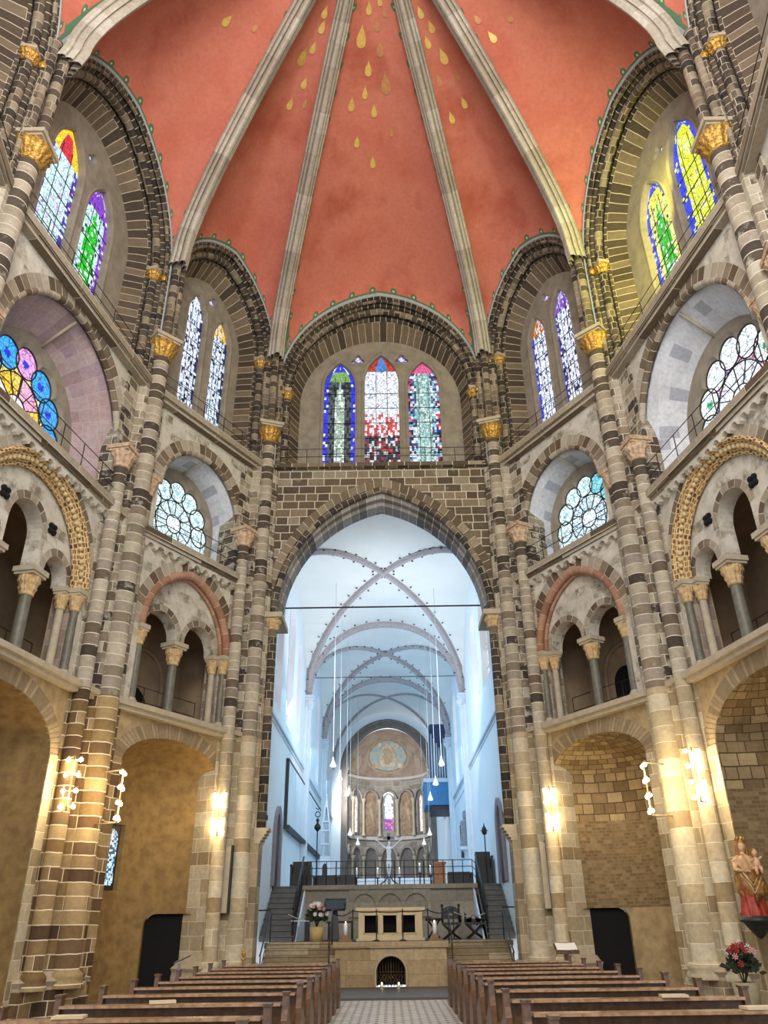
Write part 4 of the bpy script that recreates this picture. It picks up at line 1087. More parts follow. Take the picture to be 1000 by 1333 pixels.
for s_, nm in ((-1, 'choir_north'), (1, 'choir_south')):
    wl = struct('wall_'+nm, (s_*CW, 44, 0)); x = s_*CW
    F = Fr((x, 0), (x, 1)); F.n = Vector((s_, 0, 0))
    holes = []; glz = []
    for (y0, y1, zb, zt) in ((29.6, 31.4, 9.3, 15.0), (33.0, 35.4, 9.3, 15.0), (36.8, 38.6, 9.6, 14.5), (42.4, 44.6, 9.2, 14.6), (47.6, 49.6, 9.2, 14.6), (54.5, 56.5, 9.6, 14.4)) if s_ < 0 else ((29.8, 32.8, 10.6, 15.0), (34.2, 36.6, 10.6, 15.0), (42.6, 44.8, 9.0, 14.4), (47.0, 49.2, 9.0, 14.4), (54.5, 56.5, 9.6, 14.4)):
        hw_ = (y1-y0)/2; holes.append(arch((y0+y1)/2, zt-hw_, hw_, hw_*1.05, 12, zb)); glz.append(((y0+y1)/2, zb, zt-hw_, hw_))
    mb = MB(); mb.plate(F, [(CY0, 0), (62.2, 0), (62.2, 17.0), (CY0, 17.0)], holes, 0, .5, back=False); mb.build('plaster_wall', M['choir'], wl)
    for i, (c_, zb, zs_, hw_) in enumerate(glz):
        wn = struct(nextn(WIN, 'window'), (x, c_, zb))
        pl = (lambda s, t, r: r.choice([C8('cfc2dc'), C8('b8a9c8'), C8('dcd3e4'), C8('a898b8')])) if s_ < 0 else (lambda s, t, r: r.choice([C8('f6fbff'), C8('eef4fa'), C8('ffffff'), C8('d9c8c4')]))
        mb = MB(); lancet_glass(mb, F, c_, zb, zs_, hw_, hw_*1.05, .3, pl, 6, .5, i); mb.build('leaded_glass', M['glass'], wn)
        mb = MB(); mb.box(F, c_-.05, c_+.05, zb, zs_+hw_, .12, .3)
        z = zb+.8
        while z < zs_: mb.box(F, c_-hw_, c_+hw_, z, z+.05, .22, .28); z += .9
        mb.build('mullion', M['choir_col'], wn)
    tr = MB(); tr.box(F, CY0, 62, 8.66, 8.78, -.1, 0); tr.box(F, CY0, 62, 8.5, 8.54, -.04, 0)
    tr.box(F, 41.5, 51.5, 8.1, 8.14, -.04, 0)
    o = struct(nextn(TRIM, 'trim'), mb=tr, mats=[M['choir_col']])
    for yy, wd_ in ((41, 'first'), (52, 'second')):
        cx_ = s_*(CW-.12)
        o = thing('engaged_column', (cx_, yy, CZ), 'pale engaged column on the %s choir wall carrying the %s transverse arch' % ('left' if s_ < 0 else 'right', wd_), 'column', 'engaged columns of the choir')
        mb = MB(); mb.lathe((cx_, yy, CZ), [(.3, 0), (.3, .3), (.24, .4), (.2, .5)], 16); mb.build('base', M['choir_col'], o)
        mb = MB(); mb.lathe((cx_, yy, CZ), [(.2, .5), (.2, 8.9)], 16)
        for dy in (-.32, .32): mb.lathe((s_*(CW-.04), yy+dy, CZ), [(.13, 0), (.13, 8.9)], 12)
        mb.build('shaft', M['choir_col'], o)
        mb = MB(); capital(mb, (cx_, yy, CZ+8.8), .2, .42, .34, 0, 0); mb.box(W0, cx_-.3, cx_+.3, CZ+9.4, CZ+9.5, yy-.5, yy+.5)
        mb.build('capital', M['choir_col'], o)
    # pointed door near the stairs
    dn = struct(nextn(DOOR, 'door'), (x, 31.9 if s_ < 0 else 30.3, CZ)); yc = 31.95 if s_ < 0 else 30.5
    mb = MB(); A_ = arch(yc, 4.7, .85, 1.1, 16, CZ); B_ = arch(yc, 4.7, .65, .85, 16, CZ); mb.loft(F, [(A_, -.01), (A_, -.14), (B_, -.1), (B_, .1)], 0, False); mb.build('door_frame', M['lilacgrey'], dn)
    mb = MB(); mb.plate(F, [(yc-.65, CZ)]+arch(yc, 4.7, .65, .85, 16)+[(yc+.65, CZ)], [], -.03, .04); mb.build('door_leaf', M['doordark'], dn)
mb = MB(); mb.box(W0, -CW-.3, CW+.3, CZ-.3, CZ, 31.95, 66)
struct('floor_choir', mb=mb, mats=[plain('choir_floor', 'c9ccd0', .5, .1)])

# ------------------------------------------------------------------ sanctuary wall and apse
AX = .05; AY = 62.4; AR = 3.15
M['apse'] = stone('apse_stone', ['9d9285', 'aba093', '8d8275', 'a3988b'], 'c4bab0', .7, .35, .008)
M['apse_dome'] = plain('apse_fresco', '8a7563', .9, .3, scale=1.3, c2='a39180')
M['fresco'] = plain('faded_fresco', '7d6450', .9, .3, scale=3.5, c2='a58a6e')
M['recess'] = plain('apse_recess', '756c66', .9, .3, scale=2)
M['fresco_ring'] = plain('fresco_ring', 'b09c82', .9, .3, scale=5)
M['fresco_field'] = plain('fresco_field', '8d9a98', .9, .3, scale=3, c2='a7aca2')
M['fresco_figure'] = plain('fresco_figure', 'c9bda4', .9, .3, scale=3, c2='a8876a')
ws = struct('wall_sanctuary', (AX, 62, 0))
F62 = Wd(0, 62.0)
A = arch(AX, 12.3, 3.15, 3.3, 32, 2.95)
mb = MB(); mb.plate(F62, [(-4.4, 2.9)]+A+[(4.5, 2.9), (4.5, 17), (-4.4, 17)], [], 0, .4, back=False); mb.build('sanctuary_wall', M['choir'], ws)
mb = MB(); mb.loft(F62, [(arch(AX, 12.3, 3.15, 3.3, 40, 2.95), -.02), (arch(AX, 12.3, 3.6, 3.75, 40, 2.95), -.02)], 0, False)
mb.tube([F62(p[0], p[1], 0) for p in arch(AX, 12.3, 3.6, 3.75, 40)], .09, 8); mb.tube([F62(p[0], p[1], .1) for p in arch(AX, 12.3, 3.1, 3.25, 40)], .1, 8); mb.build('arch_band', M['recess'], ws)
wa = struct('wall_apse', (AX, AY+AR, 0))
cyl = lambda th, z, r=AR: Vector((AX-r*cos(th), AY+r*sin(th), z))
hole_w = math.radians(7.5)
mb = MB(); ths = [PI*k/48 for k in range(49)]; zc = [2.95, 5, 7.5, 8.2, 9.2, 10.2, 11.1, 12.1]
ths = sorted(set(ths+[PI/2-hole_w, PI/2+hole_w]))
for i in range(len(ths)-1):
    for j in range(len(zc)-1):
        if abs((ths[i]+ths[i+1])/2-PI/2) < hole_w and 8.1 < (zc[j]+zc[j+1])/2 < 11.2: continue
        mb.face([cyl(ths[i], zc[j]), cyl(ths[i+1], zc[j]), cyl(ths[i+1], zc[j+1]), cyl(ths[i], zc[j+1])], [(ths[i]*AR, zc[j]), (ths[i+1]*AR, zc[j]), (ths[i+1]*AR, zc[j+1]), (ths[i]*AR, zc[j+1])], 0, True)
mb.build('apse_wall', M['apse'], wa)
dome = lambda th, el, r=AR: Vector((AX-r*cos(th)*cos(el), AY+r*sin(th)*cos(el), 12.1+(r+.2)*sin(el)))
mb = MB(); mb.grid([[dome(PI*i/40, PI/2*j/16) for j in range(17)] for i in range(41)], None, 0, True)
def disc(cx, cz, rx, rz, k, m_, pts=None):
    P = pts or [(cx+rx*cos(2*PI*q/28), cz+rz*sin(2*PI*q/28)) for q in range(28)]
    ax_ = sum(p[0] for p in P)/len(P); az_ = sum(p[1] for p in P)/len(P); P = P+[P[0]]
    mb.grid([[dome(PI/2+ax_+(x-ax_)*f/5, az_+(z-az_)*f/5, AR-.02*k) for f in range(6)] for x, z in P], None, m_, True)
disc(0, .60, .70, .47, 1, 1); disc(0, .60, .64, .43, 2, 2); disc(0, .60, .60, .40, 3, 3)
disc(0, 0, 0, 0, 4, 4, pts=[(-.2, .28), (.2, .28), (.26, .5), (.2, .78), (.1, .84), (-.1, .84), (-.2, .78), (-.26, .5)]); disc(0, .9, .09, .08, 5, 4); disc(0, .56, .13, .22, 6, 1)
for sx in (-1, 1):
    for sz in (.32, .86): disc(sx*.36, sz, .09, .07, 5, 4)
    disc(sx*.95, .35, .13, .16, 2, 1); disc(sx*1.2, .3, .1, .12, 2, 2)
mb.build('half_dome', [M['apse_dome'], M['fresco_ring'], M['fresco'], M['fresco_field'], M['fresco_figure']], wa)
for z0, z1, r in ((12.0, 12.2, .12), (7.5, 7.75, .15), (4.0, 4.1, .05)):
    mb = MB(); mb.grid([[cyl(PI*i/48, z0), cyl(PI*i/48, z0, AR-r), cyl(PI*i/48, z1, AR-r), cyl(PI*i/48, z1)] for i in range(49)], None, 0, False); mb.build('cornice', M['apse'], wa)
def wallarch(th0, dw, zb, zs, rr, off, n=14):
    P = [(th0-dw, zb), (th0-dw, zs)]+[(th0-dw*cos(PI*k/n), zs+rr*sin(PI*k/n)) for k in range(1, n)]+[(th0+dw, zs), (th0+dw, zb)]
    return [cyl(t, z, AR-off) for t, z in P]
st = math.radians(28)
for k in range(-3, 4):
    th0 = PI/2+k*st; dw = math.radians(10.5)
    mb = MB()
    if k: mb.face(wallarch(th0, dw*.9, 7.8, 10.55, .52, .02), None, 0)
    if k: (mb.build('painted_niche', M['fresco'] if abs(k) < 2 else M['recess'], wa))
    mb = MB(); mb.tube(wallarch(th0, dw*1.12, 10.45, 10.5, .68, .12)[1:-1], .1, 6); mb.build('arcade_arch', M['apse'], wa)
    mb = MB(); mb.face(wallarch(th0, dw*.85, 3.2, 6.3, .5, .02), None, 0); mb.build('niche_recess', M['recess'], wa)
    mb = MB(); mb.tube(wallarch(th0, dw*1.1, 6.25, 6.3, .68, .12)[1:-1], .11, 6); mb.build('arcade_arch', M['apse'], wa)
for k in range(-3, 5):
    th0 = PI/2+(k-.5)*st
    if not (.1 < th0 < PI-.1): continue
    for z0, z1 in ((7.75, 10.5), (3.0, 6.3)):
        p = cyl(th0, z0, AR-.2); mb = MB(); mb.lathe((p.x, p.y, z0), [(.16, 0), (.16, .15), (.1, .25), (.095, z1-z0-.35), (.12, z1-z0-.3), (.2, z1-z0-.05), (.2, z1-z0)], 12); mb.build('colonnette', M['light_stone'], wa)
# two little figures on the painted niches
for k in (-1, 1):
    th0 = PI/2+k*st; mb = MB(); 
    mb.face([cyl(th0+x, z, AR-.05) for x, z in ((-.07, 8.1), (.07, 8.1), (.09, 9.2), (.06, 9.9), (-.06, 9.9), (-.09, 9.2))], None, 0)
    mb.face([cyl(th0+.035*cos(2*PI*q/12), 10.1+.16*sin(2*PI*q/12), AR-.05) for q in range(12)], None, 0); mb.build('painted_figure', M['fresco_ring'], wa)
wn = struct(nextn(WIN, 'window'), (AX, AY+AR, 8.2)); FW = Wd(AX, AY+AR-.02)
mb = MB(); lancet_glass(mb, FW, 0, 8.2, 10.45, .4, .5, .0, lambda s, t, r: (r.choice([C8('b03a8a'), C8('7a3ab0'), C8('d070b0'), C8('5a2a8a')]) if t < .3 else (C8('f4f8fc') if abs(s) < .6 or r.random() < .4 else C8('8a90b0'))), 7, .12, 8); mb.build('stained_glass', M['glass'], wn)
mb = MB(); mb.tube([FW(p[0], p[1], -.03) for p in arch(0, 10.45, .42, .52, 20, 8.2)], .05, 6); mb.build('window_frame', M['apse'], wn)
for s_ in (-1, 1):   # narrow side lights of the apse
    th0 = PI/2+s_*2*st; wn = struct(nextn(WIN, 'window'), cyl(th0, 8.2)); a_, b_ = cyl(th0-.1, 0, AR-.06), cyl(th0+.1, 0, AR-.06); F_ = Fr((a_.x, a_.y), (b_.x, b_.y))
    mb = MB(); lancet_glass(mb, F_, F_.L/2, 8.0, 10.3, .3, .4, 0, lambda s, t, r: C8('f0e6cc') if abs(s) < .5 else C8('5a4a6a'), 5, .2, 3); mb.build('stained_glass', M['glass'], wn)

# organ loft on the right
o = thing('organ_loft', (3.5, 54, 8.4), 'blue organ loft bracketed from the right choir wall near the apse', 'organ loft')
M['blue'] = plain('blue_paint', '3f86b8', .6, .15)
mb = MB(); mb.box(W0, 2.5, 4.25, 8.5, 9.9, 53.2, 57); mb.build('parapet', M['blue'], o)
mb = MB(); mb.box(W0, 2.4, 4.25, 9.9, 10.15, 53.1, 57.1); mb.build('cornice', M['choir_col'], o)
mb = MB(); mb.box(W0, 2.9, 4.25, 8.2, 8.5, 53.4, 57); mb.build('soffit', M['doordark'], o)
mb = MB(); mb.box(W0, 3.0, 4.2, 10.15, 14.0, 54.6, 56.4); mb.build('case', M['bluedark'], o)
for k in range(7): mb = MB(); mb.tube([(3.08+k*.17, 54.5, 10.3), (3.08+k*.17, 54.5, 12.4+.9*abs(k-3)/3)], .06, 8); mb.build('pipe', M['choir_col'], o)

# tapestry, pictures, statue on the choir walls
XL = -4.25
o = thing('wall_hanging', (XL+.1, 42.5, 5.2), 'long pale panelled hanging in a dark frame on the left choir wall', 'wall hanging')
for k in range(6): mb = MB(); y0 = 34.1+k*2.75; mb.box(W0, XL+.02, XL+.12, 5.35, 7.9, y0, y0+2.65); mb.build('panel', M['panel'], o)
mb = MB(); mb.box(W0, XL+.02, XL+.26, 5.18, 5.32, 33.9, 50.9); mb.box(W0, XL+.02, XL+.14, 5.2, 7.95, 33.95, 34.08); mb.box(W0, XL+.02, XL+.14, 7.9, 7.98, 33.9, 50.9); mb.build('frame', M['iron'], o)
mb = MB(); mb.box(W0, 4.13, 4.22, 4.9, 6.6, 46.6, 47.3); tag(mb.build('picture', M['doordark']), 'narrow dark picture on the right choir wall, farther from the statue', 'picture')
mb = MB(); mb.box(W0, 4.1, 4.22, 5.1, 7.0, 44.0, 44.8); tag(mb.build('picture', M['lilacgrey']), 'narrow grey picture on the right choir wall beside the statue', 'picture')
def figure(mb, c, h, rx, m=0, folds=9, turn=0, lean=0, amp=.12):
    """standing draped body: oval rings with folds, from feet to shoulders"""
    prof = [(0, 1.0), (.06, 1.02), (.2, .93), (.4, .86), (.55, .84), (.66, .86), (.76, .92), (.84, .95), (.9, .75), (.94, .34), (.97, .3)]
    n = 48; G = []
    for i in range(n+1):
        a = 2*PI*i/n; row = []
        for t, k in prof:
            f = 1+amp*(1-t)*sin(folds*a+4*t+turn)+.04*sin(17*a+9*t)
            row.append(Vector((c[0]+lean*sin(PI*t)*.5+rx*k*f*cos(a), c[1]+rx*.72*k*f*sin(a), c[2]+t*h)))
        G.append(row)
    mb.grid(G, None, m, True)
o = thing('statue', (4.0, 41.9, 5.0), 'pale standing saint on a console on the right choir wall', 'statue')
mb = MB(); figure(mb, (3.95, 41.9, 5.05), 1.35, .26); mb.build('robe', M['stonefig'], o)
mb = MB(); mb.sphere((3.95, 41.9, 6.48), .11, .12, .15, 12); mb.build('head', M['stonefig'], o)
mb = MB(); mb.tube([(3.95, 41.8, 5.1), (3.95, 41.65, 6.7)], .02, 6); mb.build('staff', M['lilacgrey'], o)
mb = MB(); mb.box(W0, 3.6, 4.24, 4.9, 5.04, 41.5, 42.3); mb.lathe((4.0, 41.9, 4.4), [(.05, 0), (.12, .2), (.2, .4), (.28, .5)], 12); tag(mb.build('console', M['choir_col']), 'white bracket console under the pale saint', 'console')
o = thing('processional_staff', (3.9, 33.1, CZ), 'dark processional lantern staff beside the right choir door', 'staff')
mb = MB(); mb.tube([(3.9, 33.1, CZ), (3.9, 33.1, 5.0)], .025, 6); mb.build('pole', M['iron'], o)
mb = MB(); mb.lathe((3.9, 33.1, 4.75), [(.03, 0), (.1, .06), (.1, .22), (.03, .34), (.01, .45)], 6); mb.box(W0, 3.75, 4.05, 4.9, 4.93, 33.08, 33.12); mb.build('lantern', M['iron'], o)
o = thing('processional_staff', (-2.75, 33, CZ), 'tall dark staff with ringed finial at the left of the choir balustrade', 'staff')
mb = MB(); mb.tube([(-2.75, 33, CZ), (-2.75, 33, 5.0)], .025, 6); mb.build('pole', M['iron'], o)
mb = MB(); mb.lathe((-2.75, 33, 4.95), [(.02, 0), (.13, .12), (.13, .2), (.03, .34), (.07, .42), (.03, .5)], 6); mb.tube([(-2.75+.1*cos(2*PI*k/14), 33, 5.6+.1*sin(2*PI*k/14)) for k in range(14)], .018, 5, closed=True); mb.tube([(-2.85, 33, 5.85), (-2.75, 33, 5.78), (-2.65, 33, 5.85)], .018, 5); mb.build('finial', M['iron'], o)
# white stone sacrament tower
o = thing('sacrament_tower', (-2.95, 40, CZ), 'slender white openwork stone tower behind the left balustrade', 'tower')
mb = MB()
for a, b, z in ((.3, .45, CZ), (.25, 1.1, CZ+.45)): mb.box(W0, -2.95-a, -2.95+a, z, z+b, 40-a, 40+a)
mb.build('base', M['choir_col'], o)
mb = MB()
for k in range(4):
    dx, dy = ((-.2, -.2), (.2, -.2), (.2, .2), (-.2, .2))[k]; mb.tube([(-2.95+dx, 40+dy, CZ+1.5), (-2.95+dx, 40+dy, CZ+2.7), (-2.95+dx*.2, 40+dy*.2, CZ+3.9)], .035, 6)
for z in (1.55, 2.1, 2.7, 3.1): mb.box(W0, -2.95-.24*(1-(z-1.5)/4), -2.95+.24*(1-(z-1.5)/4), CZ+z, CZ+z+.06, 40-.24, 40+.24)
mb.lathe((-2.95, 40, CZ+3.8), [(.1, 0), (.03, .5), (.06, .55), (.0, .65)], 8); mb.build('openwork', M['choir_col'], o)
mb = MB(); mb.plate(Wd(-2.95, 39.74), [(-.12, CZ+.7)]+arch(0, CZ+1.1, .12, .2, 8)+[(.12, CZ+.7)], [], 0, .03); mb.build('tabernacle_door', M['iron'], o)

# ------------------------------------------------------------------ choir platform, altar steps
M['stepstone'] = stone('step_stone', ['a39274', 'b3a282', '958466', 'bbab8c'], '6d6048', 1.2, .175, .006)
M['darkstep'] = plain('dark_stair_stone', '6b6a68', .7, .25, scale=3)
M['parapet'] = stone('parapet_stone', ['a49c8c', 'b0a898', '989080'], '7d7568', 1.6, .6, .006)
M['altarwall'] = stone('altar_wall_stone', ['b9a27c', 'a9926d', 'c2ad89', 'b09a75'], '8a7656', 1.3, .36, .006)
PX = .11
o = thing('platform', (PX, 29, 0), 'raised stone platform carrying the altar, with steps on both sides', 'platform')
FA = Wd(PX, 26.35)
hA = arch(0, .42, .44, .42, 20)
mb = MB(); mb.plate(FA, [(-1.66, 0.05), (-.44, 0.05)]+hA+[(.44, 0.05), (1.66, 0.05), (1.66, 1.05), (-1.66, 1.05)], [], 0, .5); mb.build('altar_front_wall', M['altarwall'], o)
mb = MB(); mb.box(FA, -1.72, 1.72, 1.05, 1.2, -.08, .6); mb.build('cornice', M['altarwall'], o)
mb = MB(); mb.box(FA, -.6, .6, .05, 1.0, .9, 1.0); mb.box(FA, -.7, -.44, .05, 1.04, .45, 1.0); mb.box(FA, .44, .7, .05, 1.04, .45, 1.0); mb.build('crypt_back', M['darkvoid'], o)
mb = MB(); mb.tube([FA(p[0], p[1], -.02) for p in arch(0, .42, .46, .44, 24, .05)], .035, 8); mb.build('opening_trim', M['light_stone'], o)
mb = MB(); mb.box(W0, -3.8, 3.9, 1.05, 1.2, 27.24, 31.7); mb.build('platform_floor', M['darkfloor'], o)
for x0, x1 in ((-3.72, PX-1.66), (PX+1.66, 3.78)):
    mb = MB()
    for k in range(6):
        z = 1.2-.175*(k+1); mb.box(W0, x0, x1, 0, z-.02, 27.2-.3*(k+1), 27.22-.3*k); mb.box(W0, x0, x1, z-.02, z+.02, 27.17-.3*(k+1), 27.2-.3*k)
    mb.box(W0, x0, x1, 0, 1.17, 27.2, 27.24); mb.box(W0, x0, x1, 1.16, 1.21, 27.16, 27.3); mb.build('steps', M['stepstone'], o)
g = thing('arched_grille', (PX, 26.6, .05), 'black iron grille in the arched opening below the altar', 'grille')
mb = MB()
for k in range(-5, 6): mb.tube([(PX+k*.08, 26.55, .05), (PX+k*.08, 26.55, .42+sqrt(max(0, .42**2-(k*.08)**2)))], .008, 5)
mb.tube([(PX-.42, 26.55, .42), (PX+.42, 26.55, .42)], .012, 5); mb.tube([(PX, 26.53, .05), (PX, 26.53, .84)], .014, 5); mb.build('bars', M['bronze'], g)
mb = MB()
for k in range(-4, 4):
    for s_ in (-1, 1): mb.tube([(PX+k*.1, 26.55, .06), (PX+k*.1+s_*.2, 26.55, .36)], .008, 4)
mb.build('lattice', M['bronze'], g)
for x_ in (-.27, .22):
    o = thing('votive_candle', (PX+x_, 26.1, .05), 'small white votive light at the foot of the grille, %s one' % ('left' if x_ < 0 else 'right'), 'candle')
    mb = MB(); mb.lathe((PX+x_, 26.1, .05), [(.0, 0), (.045, 0), (.05, .07), (0, .075)], 12); mb.build('cup', M['white'], o)
    mb = MB(); mb.sphere((PX+x_, 26.1, .15), .02, .02, .035, 8); mb.build('flame', M['flame'], o)

# parapet wall and side stairs
FP = Wd(PX, 31.7)
o = thing('parapet_wall', (PX, 31.7, 1.2), 'grey stone wall with three blind arches carrying the choir floor', 'wall')
mb = MB(); hs = [arch(x_, 2.25, .42, .42, 14) for x_ in (-.95, 0, .95)]
low = []
hs = [[(h_[0][0], 2.0)]+h_+[(h_[-1][0], 2.0)] for h_ in hs]
mb.plate(FP, rect(-1.5, 1.9, 1.5, 2.82), hs, -.08, .0, back=False); mb.build('blind_arcade', M['parapet'], o)
mb = MB(); mb.box(FP, -3.2, 3.2, 1.2, 2.85, 0, .4); mb.build('body', M['parapet'], o)
mb = MB(); mb.box(FP, -3.3, 3.3, 2.82, 2.97, -.14, .5); mb.build('coping', M['parapet'], o)
for s_, nm in ((-1, 'left'), (1, 'right')):
    mb = MB(); x0, x1 = sorted((PX+s_*3.2, s_*4.22))
    for k in range(10): mb.box(W0, x0, x1, 1.2, 1.2+.175*(k+1)-.04, 29.0+.29*k, 32.2-.01*k); mb.box(W0, x0, x1, 1.2+.175*(k+1)-.04, 1.2+.175*(k+1), 28.96+.29*k, 29.29+.29*k+(.3 if k == 9 else 0))
    o = tag(mb.build('staircase', M['darkstep']), 'dark stone stairs up to the choir on the %s' % nm, 'stairs')
    mb = MB(); xs = PX+s_*3.12
    for k in range(1): mb.face([(xs, 29.0, 1.2), (xs, 31.7, 2.85), (xs, 31.7, 1.2)], None, 0); mb.face([(xs-.06, 29.0, 1.2), (xs-.06, 31.7, 2.85), (xs-.06, 31.7, 1.2)], None, 0); mb.face([(xs, 29.0, 1.2), (xs, 31.7, 2.85), (xs-.06, 31.7, 2.85), (xs-.06, 29, 1.2)], None, 0)
    tag(mb.build('stair_stringer', M['choir_col']), 'pale sloping stringer beside the %s choir stairs' % nm, 'stringer')
    o = thing('stair_railing', (xs, 29, 1.2), 'ornate black iron railing of the %s choir stairs' % nm, 'railing')
    for k in range(10):
        y = 29.0+.3*k; z = 1.2+.175*k*1.03
        mb = MB(); mb.tube([(xs+s_*.12, y, z), (xs+s_*.12, y, z+.95)], .02, 6); mb.tube([(xs+s_*.12, y+.1*sin(q*.8), z+.2+q*.07) for q in range(10)], .015, 5); mb.build('baluster', M['iron'], o)
    mb = MB(); mb.tube([(xs+s_*.12, 28.9, 2.15), (xs+s_*.12, 31.8, 3.95)], .035, 6); mb.build('handrail', M['iron'], o)
    # handrail of the lower steps
    o = thing('handrail', (s_*3.6, 26, 0), 'thin black handrail beside the lower steps on the %s' % nm, 'railing')
    mb = MB(); x_ = s_*3.62
    mb.tube([(x_, 25.35, 0), (x_, 25.35, .95)], .018, 6); mb.tube([(x_, 27.2, 1.2), (x_, 27.2, 2.1)], .018, 6); mb.build('post', M['iron'], o)
    mb = MB(); mb.tube([(x_, 25.2, .92), (x_, 25.35, .95), (x_, 27.2, 2.1), (x_+s_*.5, 27.5, 2.1)], .022, 6); mb.tube([(x_, 25.35, .5), (x_, 27.2, 1.65)], .012, 6); mb.build('rail', M['iron'], o)
    o = thing('handrail', (PX+s_*1.9, 26, 0), 'pair of thin black posts at the inner edge of the %s steps' % nm, 'railing')
    for yy, zz in ((25.9, .3), (27.1, 1.15)): mb = MB(); mb.tube([(PX+s_*1.8, yy, zz), (PX+s_*1.8, yy, zz+.95)], .018, 6); mb.build('post', M['iron'], o)
    mb = MB(); mb.tube([(PX+s_*1.8, 25.7, 1.1), (PX+s_*1.8, 27.1, 2.1)], .02, 6); mb.build('rail', M['iron'], o)
    # metal stand posts holding the barrier ropes
# balustrade of the choir
o = thing('choir_balustrade', (PX, 31.8, 2.97), 'thin iron balustrade along the edge of the choir floor', 'railing')
for k in range(18): mb = MB(); x_ = PX-3.1+6.2*k/17; mb.tube([(x_, 31.75, 2.97), (x_, 31.75, 3.78)], .016 if k % 3 else .025, 6); mb.build('post', M['iron'], o)
for z in (3.3, 3.55, 3.78): mb = MB(); mb.tube([(PX-3.2, 31.75, z-.12), (PX-3.1, 31.75, z), (PX+3.1, 31.75, z), (PX+3.2, 31.75, z-.12)], .015, 6); mb.build('rail', M['iron'], o)

# main altar table
o = thing('altar', (PX, 29, 1.2), 'pale stone altar with three dark square openings', 'altar')
FT = Wd(PX, 28.7)
hs = [rect(-.85+k*.61, 1.42, -.85+k*.61+.44, 1.93) for k in range(3)]
mb = MB(); mb.plate(FT, rect(-1.05, 1.22, 1.05, 2.06), hs, 0, .12); mb.box(FT, -1.05, -.97, 1.22, 2.06, .1, .9); mb.box(FT, .97, 1.05, 1.22, 2.06, .1, .9); mb.box(FT, -1.05, 1.05, 1.22, 2.06, .85, .95); mb.build('body', M['altarstone'], o)
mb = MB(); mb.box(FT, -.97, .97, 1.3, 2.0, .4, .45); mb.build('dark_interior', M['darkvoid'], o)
mb = MB(); mb.box(FT, -1.14, 1.14, 2.06, 2.16, -.08, 1.0); mb.build('table_top', M['altarstone'], o)
mb = MB(); mb.box(FT, -1.12, 1.12, 1.2, 1.26, -.07, 1.0); mb.build('foot', M['altarstone'], o)
for h_ in range(3):
    x0 = -.88+h_*.61
    mb = MB()
    for a in ((x0, x0+.03), (x0+.47, x0+.5)): mb.box(FT, a[0], a[1], 1.39, 1.96, -.025, 0)
    mb.box(FT, x0, x0+.5, 1.93, 1.96, -.025, 0); mb.box(FT, x0, x0+.5, 1.39, 1.42, -.025, 0); mb.build('opening_frame', M['altarstone'], o)
# barrier posts and ropes
bp = [(-2.0, 28.0), (-.62, 27.6), (.05, 27.6), (.75, 27.6), (2.1, 28.0)]
for i, (x_, y_) in enumerate([(-1.08, 27.6), (-.33, 27.6), (.5, 27.6), (1.3, 27.6), (2.15, 28.2)]):
    o = thing('barrier_post', (x_, y_, 1.2), 'thin black barrier post, number %s from the left in front of the altar' % ('first', 'second', 'third', 'fourth', 'fifth')[i], 'post')
    o['label'] = ('leftmost', 'second from left', 'middle', 'second from right', 'rightmost')[i]+' thin black barrier post in front of the altar'
    mb = MB(); mb.tube([(x_, y_, 1.22), (x_, y_, 2.1)], .018, 8); mb.sphere((x_, y_, 1.75), .03, n=8); mb.build('pole', M['iron'], o)
    mb = MB(); mb.lathe((x_, y_, 1.2), [(.12, 0), (.12, .02), (.03, .05)], 14); mb.build('foot', M['iron'], o)
def rope(a, b, lab, mt='iron', sag=.12):
    a = Vector(a); b = Vector(b); mb = MB(); mb.tube([a+(b-a)*k/12-Vector((0, 0, sag*sin(PI*k/12))) for k in range(13)], .016, 6); tag(mb.build('barrier_rope', M[mt]), lab, 'rope')
rope((-1.75, 27.9, 2.02), (-1.08, 27.6, 2.06), 'dark rope from the lectern to the leftmost barrier post')
rope((-1.08, 27.6, 2.06), (-.33, 27.6, 2.02), 'dark rope across the left end of the altar', sag=.03)
rope((-.33, 27.6, 2.02), (.5, 27.6, 2.02), 'dark rope across the middle of the altar', sag=.03)
rope((.5, 27.6, 2.02), (1.3, 27.6, 2.06), 'dark rope across the right end of the altar', sag=.03)
rope((1.3, 27.6, 2.06), (2.15, 28.2, 2.1), 'dark rope from the altar to the rightmost post')
rope((2.15, 28.2, 2.0), (3.3, 29.2, 1.95), 'pale rope hanging in front of the carved chairs', 'rope_pale')
rope((-3.3, 29.0, 2.0), (-2.2, 28.2, 1.9), 'pale rope hanging behind the flower pot', 'rope_pale')

# lectern, candles, chairs on the platform
o = thing('lectern', (-1.66, 27.9, 1.2), 'dark lectern with a broad book rest left of the altar', 'lectern')
mb = MB(); mb.prism([(-1.8, 27.8), (-1.52, 27.8), (-1.52, 28.05), (-1.8, 28.05)], 1.2, 2.1, poly2=[(-1.73, 27.88), (-1.59, 27.88), (-1.59, 28.0), (-1.73, 28.0)]); mb.build('column', M['black_wood'], o)
mb = MB(); mb.prism([(-2.0, 27.7), (-1.32, 27.7), (-1.32, 28.15), (-2.0, 28.15)], 1.2, 1.26); mb.build('foot', M['black_wood'], o)
mb = MB(); mb.face([(-1.99, 27.65, 2.12), (-1.33, 27.65, 2.12), (-1.33, 28.0, 2.42), (-1.99, 28.0, 2.42)]); mb.face([(-1.99, 27.65, 2.06), (-1.33, 27.65, 2.06), (-1.33, 28.04, 2.38), (-1.99, 28.04, 2.38)])
